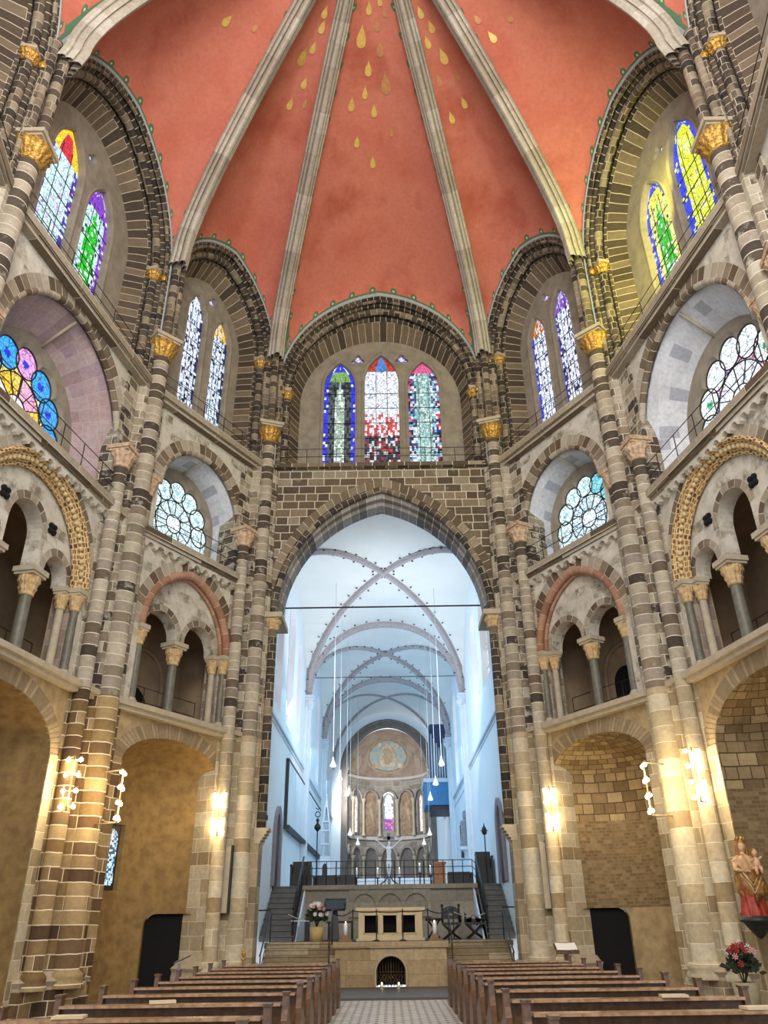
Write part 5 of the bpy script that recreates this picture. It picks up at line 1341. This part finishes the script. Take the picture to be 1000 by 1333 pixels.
for a, b in (((-1.99, 27.65, 2.12), (-1.99, 28.0, 2.42)), ((-1.33, 27.65, 2.12), (-1.33, 28.0, 2.42)), ((-1.99, 27.65, 2.09), (-1.33, 27.65, 2.09)), ((-1.99, 28.0, 2.4), (-1.33, 28.0, 2.4))): mb.tube([a, b], .03, 6)
mb.build('book_rest', M['black_wood'], o)
for x_, nm in ((-1.3, 'left'), (1.5, 'right')):
    o = thing('altar_candle', (x_, 27.5, 1.2), 'thick white candle on a low wooden stand %s of the altar' % nm, 'candle')
    mb = MB(); mb.box(W0, x_-.2, x_+.2, 1.2, 1.26, 27.35, 27.65); mb.box(W0, x_-.11, x_+.11, 1.26, 1.38, 27.4, 27.6); mb.build('stand', M['candlewood'], o)
    mb = MB(); mb.lathe((x_, 27.5, 1.38), [(0, 0), (.065, 0), (.065, .3), (.05, .31), (0, .3)], 16); mb.build('wax', M['white'], o)
    mb = MB(); mb.sphere((x_, 27.5, 1.72), .018, .018, .04, 8); mb.build('flame', M['flame'], o)
def carved_chair(x, y, w, h, label):
    o = thing('carved_chair', (x, y, 1.2), label, 'chair'); z = 1.2
    mb = MB(); mb.box(W0, x-w/2, x+w/2, z+.42, z+.5, y-.25, y+.25); mb.build('seat', M['black_wood'], o)
    for s_ in (-1, 1):
        for t_ in (-1, 1):
            mb = MB(); mb.tube([(x-s_*w*.45, y+t_*.2, z), (x+s_*w*.1, y+t_*.2, z+.25), (x+s_*w*.45, y+t_*.2, z+.45)], .035, 6); mb.build('leg', M['black_wood'], o)
        mb = MB(); mb.tube([(x+s_*w*.46, y+.22, z+.48), (x+s_*w*.46, y+.2, z+h)], .035, 6); mb.sphere((x+s_*w*.46, y+.2, z+h+.03), .05, n=8); mb.build('back_post', M['black_wood'], o)
        mb = MB(); mb.tube([(x+s_*w*.48, y-.25, z+.5), (x+s_*w*.5, y-.22, z+.72), (x+s_*w*.48, y+.2, z+.76)], .03, 6); mb.build('armrest', M['black_wood'], o)
    mb = MB(); mb.plate(Wd(x, y+.2), [(-w*.45, z+.6)]+[(-w*.45+w*.9*k/10, z+h-.08+.09*sin(PI*k/10)) for k in range(11)]+[(w*.45, z+.6)], [arch(0, z+h-.3, .1, .1, 10)+[(.1, z+.7), (-.1, z+.7)]], 0, .04); mb.build('backrest', M['black_wood'], o)
carved_chair(2.15, 29.2, .62, .98, 'taller black carved chair right of the altar')
carved_chair(2.95, 29.5, .62, .66, 'low black folding chair near the right stairs')
o = thing('side_table', (-2.9, 29.2, 1.2), 'small dark table with a pale top near the left stairs', 'table')
mb = MB(); mb.box(W0, -3.2, -2.6, 1.78, 1.82, 29, 29.4); mb.build('table_top', M['choir_col'], o)
for x_ in (-3.15, -2.7): mb = MB(); mb.box(W0, x_-.04, x_+.1, 1.2, 1.78, 29.02, 29.38); mb.build('leg', M['black_wood'], o)
o = thing('credence_table', (-1.3, 30, 1.2), 'dark low table between the lectern and the altar', 'table')
mb = MB(); mb.box(W0, -2.1, -1.2, 1.72, 1.78, 30, 30.4); mb.build('table_top', M['black_wood'], o)
for x_ in (-2.05, -1.25): mb = MB(); mb.box(W0, x_, x_+.06, 1.2, 1.72, 30.05, 30.35); mb.build('leg', M['black_wood'], o)
o = thing('candle_stand', (1.55, 29.0, 1.2), 'round dark stool right beside the altar', 'stool')
mb = MB(); mb.lathe((1.55, 29.0, 1.75), [(0, 0), (.26, 0), (.28, .04), (.26, .08), (0, .09)], 18); mb.build('top', M['black_wood'], o)
for s_ in (-1, 1): mb = MB(); mb.tube([(1.55-s_*.22, 29, 1.2), (1.55+s_*.18, 29, 1.76)], .03, 6); mb.build('leg', M['black_wood'], o)

# flowers
def bouquet(x, y, z, pw, ph, fr_, fh, cols, label, potm):
    o = thing('flower_arrangement', (x, y, z), label, 'flowers')
    mb = MB(); mb.lathe((x, y, z), [(0, 0), (pw*.42, 0), (pw*.5, ph), (pw*.42, ph), (pw*.4, ph-.05), (0, ph-.05)], 24); mb.build('pot', potm, o)
    rn = random.Random(int(x*10)+5); mb = MB()
    for k in range(260):
        a = rn.uniform(0, 2*PI); e = rn.uniform(.0, 1.35); r = fr_*rn.uniform(.35, 1); q = Vector((x+cos(a)*cos(e)*r, y+sin(a)*cos(e)*r*.8, z+ph+fh*.25+sin(e)*fh*.65*rn.uniform(.4, 1)))
        d = Vector((rn.uniform(-1, 1), rn.uniform(-1, 1), rn.uniform(-.2, 1))).normalized()*.17*fh/.6; s = d.cross(Vector((rn.random(), rn.random(), .3))).normalized()*.045
        mb.face([q, q+d*.5+s, q+d, q+d*.5-s])
    for k in range(14):
        a = rn.uniform(0, 2*PI); mb.tube([(x, y, z+ph*.9), (x+cos(a)*fr_*.5, y+sin(a)*fr_*.4, z+ph+fh*rn.uniform(.4, .8))], .008, 4)
    mb.build('foliage', M['leaf'], o)
    for k in range(16):
        a = rn.uniform(0, 2*PI); e = rn.uniform(.3, 1.4); a = rn.uniform(PI*1.02, 1.98*PI) if k % 4 else a; q = Vector((x+cos(a)*cos(e)*fr_*1.05, y+sin(a)*cos(e)*fr_*1.1-.06, z+ph+fh*.28+sin(e)*fh*.8)); mb = MB()
        for p_ in range(7):
            b = 2*PI*p_/7; mb.face([q, q+Vector((cos(b-.3)*.05, -.03, sin(b-.3)*.05)), q+Vector((cos(b)*.075, -.01, sin(b)*.075)), q+Vector((cos(b+.3)*.05, -.03, sin(b+.3)*.05))])
        mb.sphere(q+Vector((0, -.02, 0)), .02, n=6); mb.build('blossom', M[cols[k % len(cols)]], o)
    return o
bouquet(-2.22, 27.6, 1.2, .46, .42, .34, .62, ['white', 'white', 'pinkflower'], 'white flowers in a tan pot left of the lectern', M['tanpot'])
bouquet(7.15, 17.95, 0, .5, .56, .34, .62, ['white', 'redflower', 'redflower', 'pinkflower'], 'red and white flowers in a tall stone pot below the madonna', M['stonepot'])

# crucifix on the choir floor
o = thing('crucifix', (PX-.03, 34, CZ), 'white figure of Christ on a grey cross above the altar', 'crucifix')
cx_ = PX-.03
mb = MB(); mb.box(W0, cx_-.06, cx_+.06, CZ+.1, 4.98, 34.06, 34.12); mb.box(W0, cx_-.24, cx_+.24, 4.72, 4.84, 34.06, 34.12); mb.build('cross', M['lilacgrey'], o)
mb = MB()
for s_ in (-1, 1): mb.tube([(cx_, 34.05, CZ+.5), (cx_+s_*.15, 34, CZ+.25), (cx_+s_*.5, 33.9, CZ+.02)], .025, 6)
mb.build('stand', M['iron'], o)
def skin_body(name, pts, edges, mat, parent, sub=2):
    me = bpy.data.meshes.new(name); o0 = Vector(pts[0][:3]); me.from_pydata([Vector(p[:3])-o0 for p in pts], edges, []); me.materials.append(mat)
    ob = bpy.data.objects.new(name, me); col.objects.link(ob)
    w = Vector((0, 0, 0)); p = parent
    while p is not None: w += p.location; p = p.parent
    ob.parent = parent; ob.location = o0-w
    md = ob.modifiers.new('skin', 'SKIN'); 
    for sv, p in zip(me.skin_vertices[0].data, pts): sv.radius = (p[3], p[3]*(p[4] if len(p) > 4 else 1)); 
    me.skin_vertices[0].data[0].use_root = True; md.use_smooth_shade = True
    s = ob.modifiers.new('sub', 'SUBSURF'); s.levels = sub; s.render_levels = sub
    return ob
def CP(x, z, r, y=0, k=.75): return (cx_+x, 34+y, 3.35+z, r, k)
pts = [CP(0, .62, .09), CP(0, .78, .082), CP(0, .95, .115), CP(0, 1.06, .085), CP(0, 1.13, .04), CP(.02, 1.22, .065, -.03, 1), CP(.02, 1.30, .05, -.03, 1),
       CP(-.13, 1.05, .05), CP(-.28, 1.17, .034), CP(-.43, 1.31, .024), CP(-.49, 1.35, .02), CP(.13, 1.05, .05), CP(.28, 1.17, .034), CP(.43, 1.31, .024), CP(.49, 1.35, .02),
       CP(-.055, .54, .07), CP(-.06, .32, .052, -.05), CP(-.03, .1, .036), CP(-.01, .0, .024, -.02), CP(.055, .54, .07), CP(.05, .32, .052, -.06), CP(.02, .1, .036), CP(.01, .0, .024, -.02)]
ed = [(0, 1), (1, 2), (2, 3), (3, 4), (4, 5), (5, 6), (3, 7), (7, 8), (8, 9), (9, 10), (3, 11), (11, 12), (12, 13), (13, 14), (0, 15), (15, 16), (16, 17), (17, 18), (0, 19), (19, 20), (20, 21), (21, 22)]
for s_, b in ((-1, 10), (1, 14)):
    for k in range(4): pts.append(CP(s_*(.53+.006*k), 1.35+.02*(k-1), .008)); ed.append((b, len(pts)-1))
skin_body('corpus', pts, ed, M['white'], o)
mb = MB(); figure(mb, (cx_, 34, 3.35+.45), .26, .11, folds=5); mb.build('loincloth', M['white'], o)
# objects on the choir floor
o = thing('altar_table', (0, 44, CZ), 'long white-draped altar behind the crucifix', 'altar')
mb = MB(); mb.box(W0, -2.2, 2.25, CZ+.7, CZ+.8, 43.6, 44.6); mb.build('table_top', M['white'], o)
mb = MB(); mb.box(W0, -2.15, 2.2, CZ, CZ+.7, 43.7, 44.5); mb.build('frontal', M['white'], o)
def tall_candle(x, y, h, lab):
    o = thing('tall_candle', (x, y, CZ), lab, 'candle')
    mb = MB(); mb.lathe((x, y, CZ), [(.12, 0), (.12, .03), (.03, .08), (.025, h-.3), (.07, h-.28), (.07, h-.25)], 12); mb.build('candlestick', M['iron'], o)
    mb = MB(); mb.lathe((x, y, CZ+h-.25), [(0, 0), (.035, 0), (.035, .28), (0, .29)], 10); mb.build('wax', M['white'], o)
    mb = MB(); mb.sphere((x, y, CZ+h+.08), .015, .015, .03, 6); mb.build('flame', M['flame'], o)
tall_candle(-1.2, 33.6, .62, 'tall candle at the left end of the balustrade'); tall_candle(1.3, 33.6, .75, 'tall candle right of the crucifix on the choir floor'); tall_candle(1.72, 33.6, .66, 'thick candle beside the small wooden stall')
tall_candle(-.38, 34, .62, 'candle just left of the white figure of Christ'); tall_candle(.5, 34, .62, 'candle just right of the white figure of Christ')
mb = MB(); mb.box(W0, 1.95, 2.4, CZ, CZ+.95, 35, 35.4); mb.box(W0, 1.9, 2.45, CZ+.9, CZ+.98, 34.95, 35.45); tag(mb.build('wooden_lectern', M['orangewood']), 'small orange-brown wooden desk on the choir floor', 'desk')
def stall(x, y, w, h, lab):
    o = thing('choir_stall', (x, y, CZ), lab, 'stall')
    mb = MB(); mb.box(W0, x-w/2, x+w/2, CZ, CZ+h*.5, y-.3, y+.2); mb.build('seat', M['black_wood'], o)
    mb = MB(); mb.box(W0, x-w/2, x+w/2, CZ, CZ+h, y+.2, y+.28); mb.build('backrest', M['black_wood'], o)
    for s_ in (-1, 1): mb = MB(); mb.prism([(x+s_*w/2-.03, y-.35), (x+s_*w/2+.03, y-.35), (x+s_*w/2+.03, y+.28), (x+s_*w/2-.03, y+.28)], CZ, CZ+h*.8); mb.sphere((x+s_*w/2, y-.3, CZ+h*.82), .06, n=8); mb.build('armrest', M['black_wood'], o)
stall(-3.35, 33.2, .75, .95, 'dark chair with curved arms at the top of the left stairs')
stall(3.85, 33.6, .6, 1.25, 'tall dark choir stall at the top of the right stairs')
stall(-2.5, 34.5, .9, .5, 'low dark bench left behind the balustrade'); stall(-1.6, 34.5, .7, .5, 'low dark bench nearer the crucifix on the left'); stall(2.9, 34, .9, .55, 'low dark bench right behind the balustrade')

# hanging lamps of the choir
LM = [(-2.33, 35.2, 7.8), (-2.25, 38.8, 7.8), (-2.1, 42.5, 7.6), (-2.3, 50.5, 6.45), (-2.0, 55, 6.3), (2.5, 35.8, 7.9), (2.4, 39.3, 7.6), (2.3, 43.0, 7.4), (2.55, 50.5, 6.4), (2.4, 55.5, 6.3)]
NM = ['nearest', 'second', 'third', 'fourth', 'farthest']
for i, (x_, y_, z_) in enumerate(LM):
    o = thing('hanging_lamp', (x_, y_, z_), '%s white cone lamp hanging in the %s row of the choir' % (NM[i % 5], 'left' if i < 5 else 'right'), 'lamp', 'hanging choir lamps')
    bb = [b for b in bays if b[0] <= y_ <= b[1]][0]; zc_ = ZS+max(h1(x_), h1((y_-(bb[0]+bb[1])/2)/((bb[1]-bb[0])/2)*CW))
    mb = MB(); mb.tube([(x_, y_, z_+.42), (x_, y_, zc_+.03)], .014, 5); mb.build('cable', M['white'], o)
    mb = MB(); mb.lathe((x_, y_, z_), [(0, .02), (.11, 0), (.15, .06), (.1, .16), (.045, .3), (.02, .45)], 16); mb.build('lamp_shade', M['lampglass'], o)
o = thing('tie_rod', (0, 27.6, 12.35), 'thin iron tie rod spanning the choir arch', 'rod')
mb = MB(); mb.tube([(-4.2, 27.6, 12.35), (4.2, 27.6, 12.35)], .03, 6); mb.build('rod', M['iron'], o)
o = thing('tie_rod', (0, 41.0, 12.6), 'farther thin tie rod below the first transverse arch', 'rod')
mb = MB(); mb.tube([(-4.2, 41.0, 13.5), (4.2, 41.0, 13.5)], .02, 6); mb.build('rod', M['iron'], o)

# ------------------------------------------------------------------ wall lamps on the piers
def wall_lamp(c, wall_pt, arm, label, z0=3.95, z1=5.15, n=4, w=.15):
    """c: xy of the bar; wall_pt: xy on the pier; arm: unit xy of the bulb arms"""
    o = thing('wall_lamp', (c[0], c[1], z0), label, 'lamp'); a = Vector((arm[0], arm[1], 0)); C_ = Vector((c[0], c[1], 0)); Wp = Vector((wall_pt[0], wall_pt[1], 0))
    mb = MB(); mb.tube([C_+Vector((0, 0, z0-.05)), C_+Vector((0, 0, z1+.05))], .02, 8); mb.build('bar', M['brass'], o)
    for z in (z0-.03, z1+.03): mb = MB(); mb.tube([C_+Vector((0, 0, z)), Wp+Vector((0, 0, z))], .018, 6); mb.build('bracket', M['brass'], o)
    for k in range(n):
        z = z0+.05+(z1-z0-.1)*k/(n-1)
        mb = MB(); mb.tube([C_-a*w+Vector((0, 0, z)), C_+a*w+Vector((0, 0, z))], .015, 6); ar_ = mb.build('arm', M['brass'], o)
        for s_ in (-1, 1):
            q = C_+a*w*s_+Vector((0, 0, z)); mb = MB(); mb.sphere(q, .055, .055, .05, 10); mb.lathe((q.x, q.y, q.z+.04), [(.03, 0), (.03, .05), (0, .05)], 8, 1); mb.build('bulb', [M['bulb'], M['brass']], ar_)
    for z in (z0+.2, z1-.2):
        l = bpy.data.lights.new('lamp_glow', 'POINT'); l.energy = LAMPW; l.color = (1, .74, .38); l.shadow_soft_size = .12
        lo = bpy.data.objects.new('lamp_glow', l); col.objects.link(lo); q = C_-(Wp-C_).normalized()*.1; lo.location = (q.x, q.y, z)
    return o
for s_, nm in ((-1, 'left'), (1, 'right')):
    wall_lamp((s_*7.33, 18.85), (s_*7.62, 19.05), (1, 0), 'eight-bulb wall lamp on the face of the %s banded pier' % nm, 4.1, 5.25)
    wall_lamp((s_*6.36, 19.55), (s_*6.95, 19.85), (.1*s_, 1), 'wall lamp bracketed off the inner side of the %s banded pier' % nm, 3.9, 5.05)
    wall_lamp((s_*4.93, 24.25), (s_*4.8, 24.5), (1, 0), 'eight-bulb wall lamp on the pier beside the choir arch, %s side' % nm, 4.05, 5.2)
    o = thing('column_speaker', (s_*4.62, 24.7, 2.0), 'slim pale column loudspeaker on the %s choir pier' % nm, 'loudspeaker')
    mb = MB(); mb.box(W0, s_*4.62-.09, s_*4.62+.09, 2.0, 3.75, 24.62, 24.72); mb.build('housing', M['light_stone'], o)
    mb = MB(); mb.box(W0, s_*4.62+.08, s_*4.62+.12, 2.0, 3.78, 24.6, 24.86); mb.build('side_panel', M['darkframe'], o)

# ------------------------------------------------------------------ stands, madonna
o = thing('book_stand', (4.75, 23.4, 0), 'small wooden stand with an open white book by the right choir pier', 'stand')
mb = MB(); mb.box(W0, 4.68, 4.8, 0, .92, 23.36, 23.46); mb.box(W0, 4.55, 4.93, 0, .05, 23.25, 23.6); mb.build('post', M['wood'], o)
mb = MB(); mb.prism([(4.45, 23.2), (5.05, 23.2), (5.05, 23.26), (4.45, 23.26)], .92, 1.0); mb.face([(4.45, 23.2, .98), (5.05, 23.2, .98), (5.05, 23.6, 1.16), (4.45, 23.6, 1.16)]); mb.face([(4.45, 23.2, .94), (5.05, 23.2, .94), (5.05, 23.6, 1.12), (4.45, 23.6, 1.12)]); mb.build('book_rest', M['wood'], o)
mb = MB()
for s_ in (-1, 1): mb.face([(4.75, 23.22, 1.01), (4.75+s_*.27, 23.22, 1.02), (4.75+s_*.27, 23.56, 1.175), (4.75, 23.56, 1.16)])
tag(mb.build('open_book', M['white']), 'open white book lying on the small wooden stand', 'book')
o = thing('music_stand', (-5.2, 22.4, 0), 'slanting grey stand before the left arched doorway', 'stand')
mb = MB(); mb.tube([(-5.45, 22.3, 0), (-5.2, 22.4, .85)], .03, 6); mb.tube([(-5.2, 22.6, 0), (-5.2, 22.4, .85)], .025, 6); mb.build('leg', M['lilacgrey'], o)
mb = MB(); mb.face([(-5.35, 22.3, .86), (-4.95, 22.3, 1.02), (-4.95, 22.6, 1.06), (-5.35, 22.6, .9)]); mb.face([(-5.35, 22.3, .84), (-4.95, 22.3, 1.0), (-4.95, 22.6, 1.04), (-5.35, 22.6, .88)]); mb.build('board', M['lilacgrey'], o)
o = thing('votive_stand', (-3.95, 24.9, 0), 'small gilt candle holder at the foot of the left choir pier', 'candle holder')
mb = MB(); mb.lathe((-4.0, 24.75, .0), [(.12, 0), (.12, .03), (.02, .08), (.02, .8), (.08, .84), (.02, .9)], 12); mb.build('stem', M['gold'], o)
mb = MB(); mb.sphere((-4.0, 24.75, 1.0), .06, .05, .1, 10); mb.build('candle_cup', M['gold'], o)

MX, MY, MZ = 7.68, 18.0, 1.72
o = thing('madonna_statue', (MX, MY, MZ), 'painted crowned Madonna holding a child on the right pier', 'statue')
mb = MB(); figure(mb, (MX, MY, MZ), .62, .27, 0, 11); mb.build('red_dress', M['reddress'], o)
n = 56; G = []
prof = [(.30, .92, .0), (.36, 1.12, .1), (.5, 1.05, .3), (.62, .98, .3), (.7, .85, .2), (.78, .9, .1), (.86, .88, 0), (.92, .6, 0), (.96, .3, 0)]
H = 1.22
for i in range(n+1):
    a = 2*PI*i/n; row = []
    for t, k, sk in prof:
        f = 1+.13*sin(7*a+10*t)+.05*sin(19*a-6*t); dz = sk*.35*sin(a*1+2.2)*(1-t)
        row.append(Vector((MX+.03*sin(t*5)+.26*k*f*cos(a), MY+.19*k*f*sin(a), MZ+t*H+dz*.5)))
    G.append(row)
mb = MB(); mb.grid(G, None, 1, True, mf=lambda i, j: 0 if j >= 4 else 1)
for k in range(7):  # deep folds sweeping across the front
    mb.tube([(MX-.24+.04*k, MY-.17, MZ+.95-.08*k), (MX-.02, MY-.235, MZ+.62-.07*k), (MX+.22, MY-.16, MZ+.92-.06*k)], .02, 6, 0 if k % 2 else 1)
mb.build('mantle', [M['creammantle'], M['goldmantle']], o)
def head(mb, c, r, m=0):
    mb.sphere(c, r*.82, r*.9, r*1.1, 16, m); x, y, z = c
    mb.sphere((x, y-r*.9, z-r*.05), r*.13, r*.2, r*.22, 8, m); mb.sphere((x, y-r*.8, z-r*.45), r*.25, r*.1, r*.07, 8, m+1)
    for s_ in (-1, 1): mb.sphere((x+s_*r*.32, y-r*.76, z+r*.1), r*.13, r*.08, r*.07, 8, m+2); mb.sphere((x+s_*r*.8, y, z), r*.12, r*.2, r*.25, 8, m)
mb = MB(); mb.lathe((MX-.02, MY, MZ+1.12), [(.075, 0), (.05, .06), (.05, .14)], 12); head(mb, (MX-.02, MY-.01, MZ+1.31), .1); mb.build('head', [M['flesh'], M['redflower'], M['iron']], o)
mb = MB()
for s_ in (-1, 1):
    for k in range(3): mb.tube([(MX-.02+s_*(.06+.015*k), MY-.02+.02*k, MZ+1.4), (MX-.02+s_*(.1+.01*k), MY-.02+.02*k, MZ+1.28), (MX-.02+s_*(.09+.02*k), MY-.03+.02*k, MZ+1.16), (MX-.02+s_*(.12+.02*k), MY-.02+.02*k, MZ+1.06)], .022, 6)
mb.sphere((MX-.02, MY+.03, MZ+1.34), .1, .1, .11, 12); mb.build('hair', M['goldhair'], o)
mb = MB(); mb.lathe((MX-.02, MY, MZ+1.39), [(.085, 0), (.1, .05), (.095, .06), (.08, .01)], 16)
for k in range(8): a = 2*PI*k/8; mb.sphere((MX-.02+.1*cos(a), MY+.1*sin(a), MZ+1.47), .028, .028, .045, 6)
mb.build('crown', M['gold'], o)
for s_, ex in ((-1, -.1), (1, .12)):
    mb = MB(); mb.tube([(MX+s_*.2, MY, MZ+1.05), (MX+s_*.27, MY-.1, MZ+.86), (MX+ex, MY-.24, MZ+.86+.03*s_)], [.06, .055, .035], 8); mb.build('sleeve', M['creammantle'], o)
    mb = MB(); hx, hy, hz = MX+ex, MY-.25, MZ+.86+.03*s_; mb.sphere((hx, hy, hz), .035, .03, .022, 8)
    for q in range(4): mb.tube([(hx-s_*.02, hy-.01, hz+.015-.01*q), (hx-s_*.06, hy-.02, hz+.015-.01*q), (hx-s_*.08, hy, hz+.012-.01*q)], .007, 5)
    mb.tube([(hx, hy-.02, hz+.02), (hx-s_*.03, hy-.03, hz+.04)], .008, 5); mb.build('hand', M['flesh'], o)
# the child on her arm
ch = (MX+.17, MY-.16, MZ+.98)
mb = MB(); mb.sphere(ch, .085, .075, .13, 12); mb.tube([(ch[0]-.02, ch[1]-.04, ch[2]-.08), (ch[0]-.08, ch[1]-.12, ch[2]-.1), (ch[0]-.08, ch[1]-.12, ch[2]-.22)], [.05, .04, .03], 8); mb.tube([(ch[0]+.03, ch[1]-.04, ch[2]-.08), (ch[0]+.02, ch[1]-.13, ch[2]-.1), (ch[0]+.03, ch[1]-.13, ch[2]-.2)], [.05, .04, .03], 8)
mb.tube([(ch[0]-.06, ch[1]-.02, ch[2]+.08), (ch[0]-.13, ch[1]-.08, ch[2]+.05)], [.03, .02], 8); mb.tube([(ch[0]+.06, ch[1]-.02, ch[2]+.08), (ch[0]+.1, ch[1]-.08, ch[2]+.12)], [.03, .02], 8)
head(mb, (ch[0], ch[1]-.01, ch[2]+.2), .07); mb.build('child', [M['flesh'], M['redflower'], M['iron']], o)
mb = MB(); mb.sphere((ch[0], ch[1]+.01, ch[2]+.225), .066, .066, .07, 10); mb.build('child_hair', M['goldhair'], o)
mb = MB(); mb.lathe((MX, MY, MZ-.42), [(.01, 0), (.08, .04), (.22, .2), (.3, .3), (.36, .32), (.36, .36), (.33, .38), (.33, .41), (.0, .41)], 8); mb.box(W0, MX, MX+.4, MZ-.2, MZ-.02, MY-.15, MY+.2); tag(mb.build('statue_console', M['greenblack']), 'dark green bracket console under the painted Madonna', 'console')

# ------------------------------------------------------------------ pews
def make_pew(x0, x1, y, label, group):
    o = thing('pew', ((x0+x1)/2, y, 0), label, 'pew', group)
    mb = MB(); mb.box(W0, x0+.05, x1-.05, .5, .84, y-.02, y+.02); mb.build('backrest', M['wood'], o)
    mb = MB(); mb.box(W0, x0+.05, x1-.05, .84, .87, y-.15, y+.04); mb.build('top_rail', M['pewtop'], o)
    mb = MB(); mb.box(W0, x0+.05, x1-.05, .41, .45, y+.02, y+.44); mb.build('seat', M['pewtop'], o)
    mb = MB(); mb.box(W0, x0+.05, x1-.05, .14, .19, y-.42, y-.24); mb.build('kneeler', M['wood'], o)
    for x_ in (x0, x1):
        P_ = [(y-.16, 0), (y+.46, 0), (y+.46, .5), (y+.3, .62), (y+.08, .7), (y+.06, .95), (y-.06, .95), (y-.08, .8), (y-.16, .7)]
        mb = MB()
        F_ = Fr((x_, 0), (x_, 1)); F_.n = Vector((1, 0, 0)); mb.plate(F_, P_, [], -.035, .035); 
        mb.box(W0, x_-.045, x_+.045, .95, .975, y-.08, y+.08); mb.build('end_panel', M['wood'], o)
    return o
words = ['front', 'second', 'third', 'fourth', 'fifth', 'sixth', 'seventh', 'eighth', 'ninth', 'tenth']
ys = [20.6, 19.1, 17.7, 16.3, 14.9, 13.55, 12.15, 10.62, 9.08, 7.6]
PL = make_pew(-3.75, -1.1, ys[0], 'front wooden pew on the left, counted from the altar', 'wooden pews left of the aisle')
PR = make_pew(1.47, 4.25, ys[0], 'front wooden pew on the right, counted from the altar', 'wooden pews right of the aisle')
for k in range(1, 10):
    for src, nm in ((PL, 'left'), (PR, 'right')):
        c_ = copy_tree(src, Vector((src.location.x, ys[k], 0)))
        c_['label'] = ('%s wooden pew on the %s, counted from the altar' % (words[k], nm)) if k < 9 else 'nearest wooden pew on the %s, just below the photo' % nm
for i, (x_, y_, a_, nm, r_) in enumerate(((-3.05, 9.3, .1, 'pale booklet lying on the near left pew', .0), (-2.55, 10.9, .3, 'small white leaflet on the second left pew from the camera', .02), (3.4, 10.8, -.1, 'pale booklet lying on a near right pew', 0), (3.75, 9.3, .05, 'pale booklet lying on the nearest right pew in view', 0))):
    mb = MB(); c_, s_ = cos(a_), sin(a_); P_ = [(x_+c_*u-s_*v, y_+s_*u+c_*v) for u, v in ((-.15, -.1), (.15, -.1), (.15, .1), (-.15, .1))]
    P_ = [(p[0], p[1]-.27) for p in P_]; mb.prism(P_, .875, .9); tag(mb.build('booklet', M['paper']), nm, 'booklet')
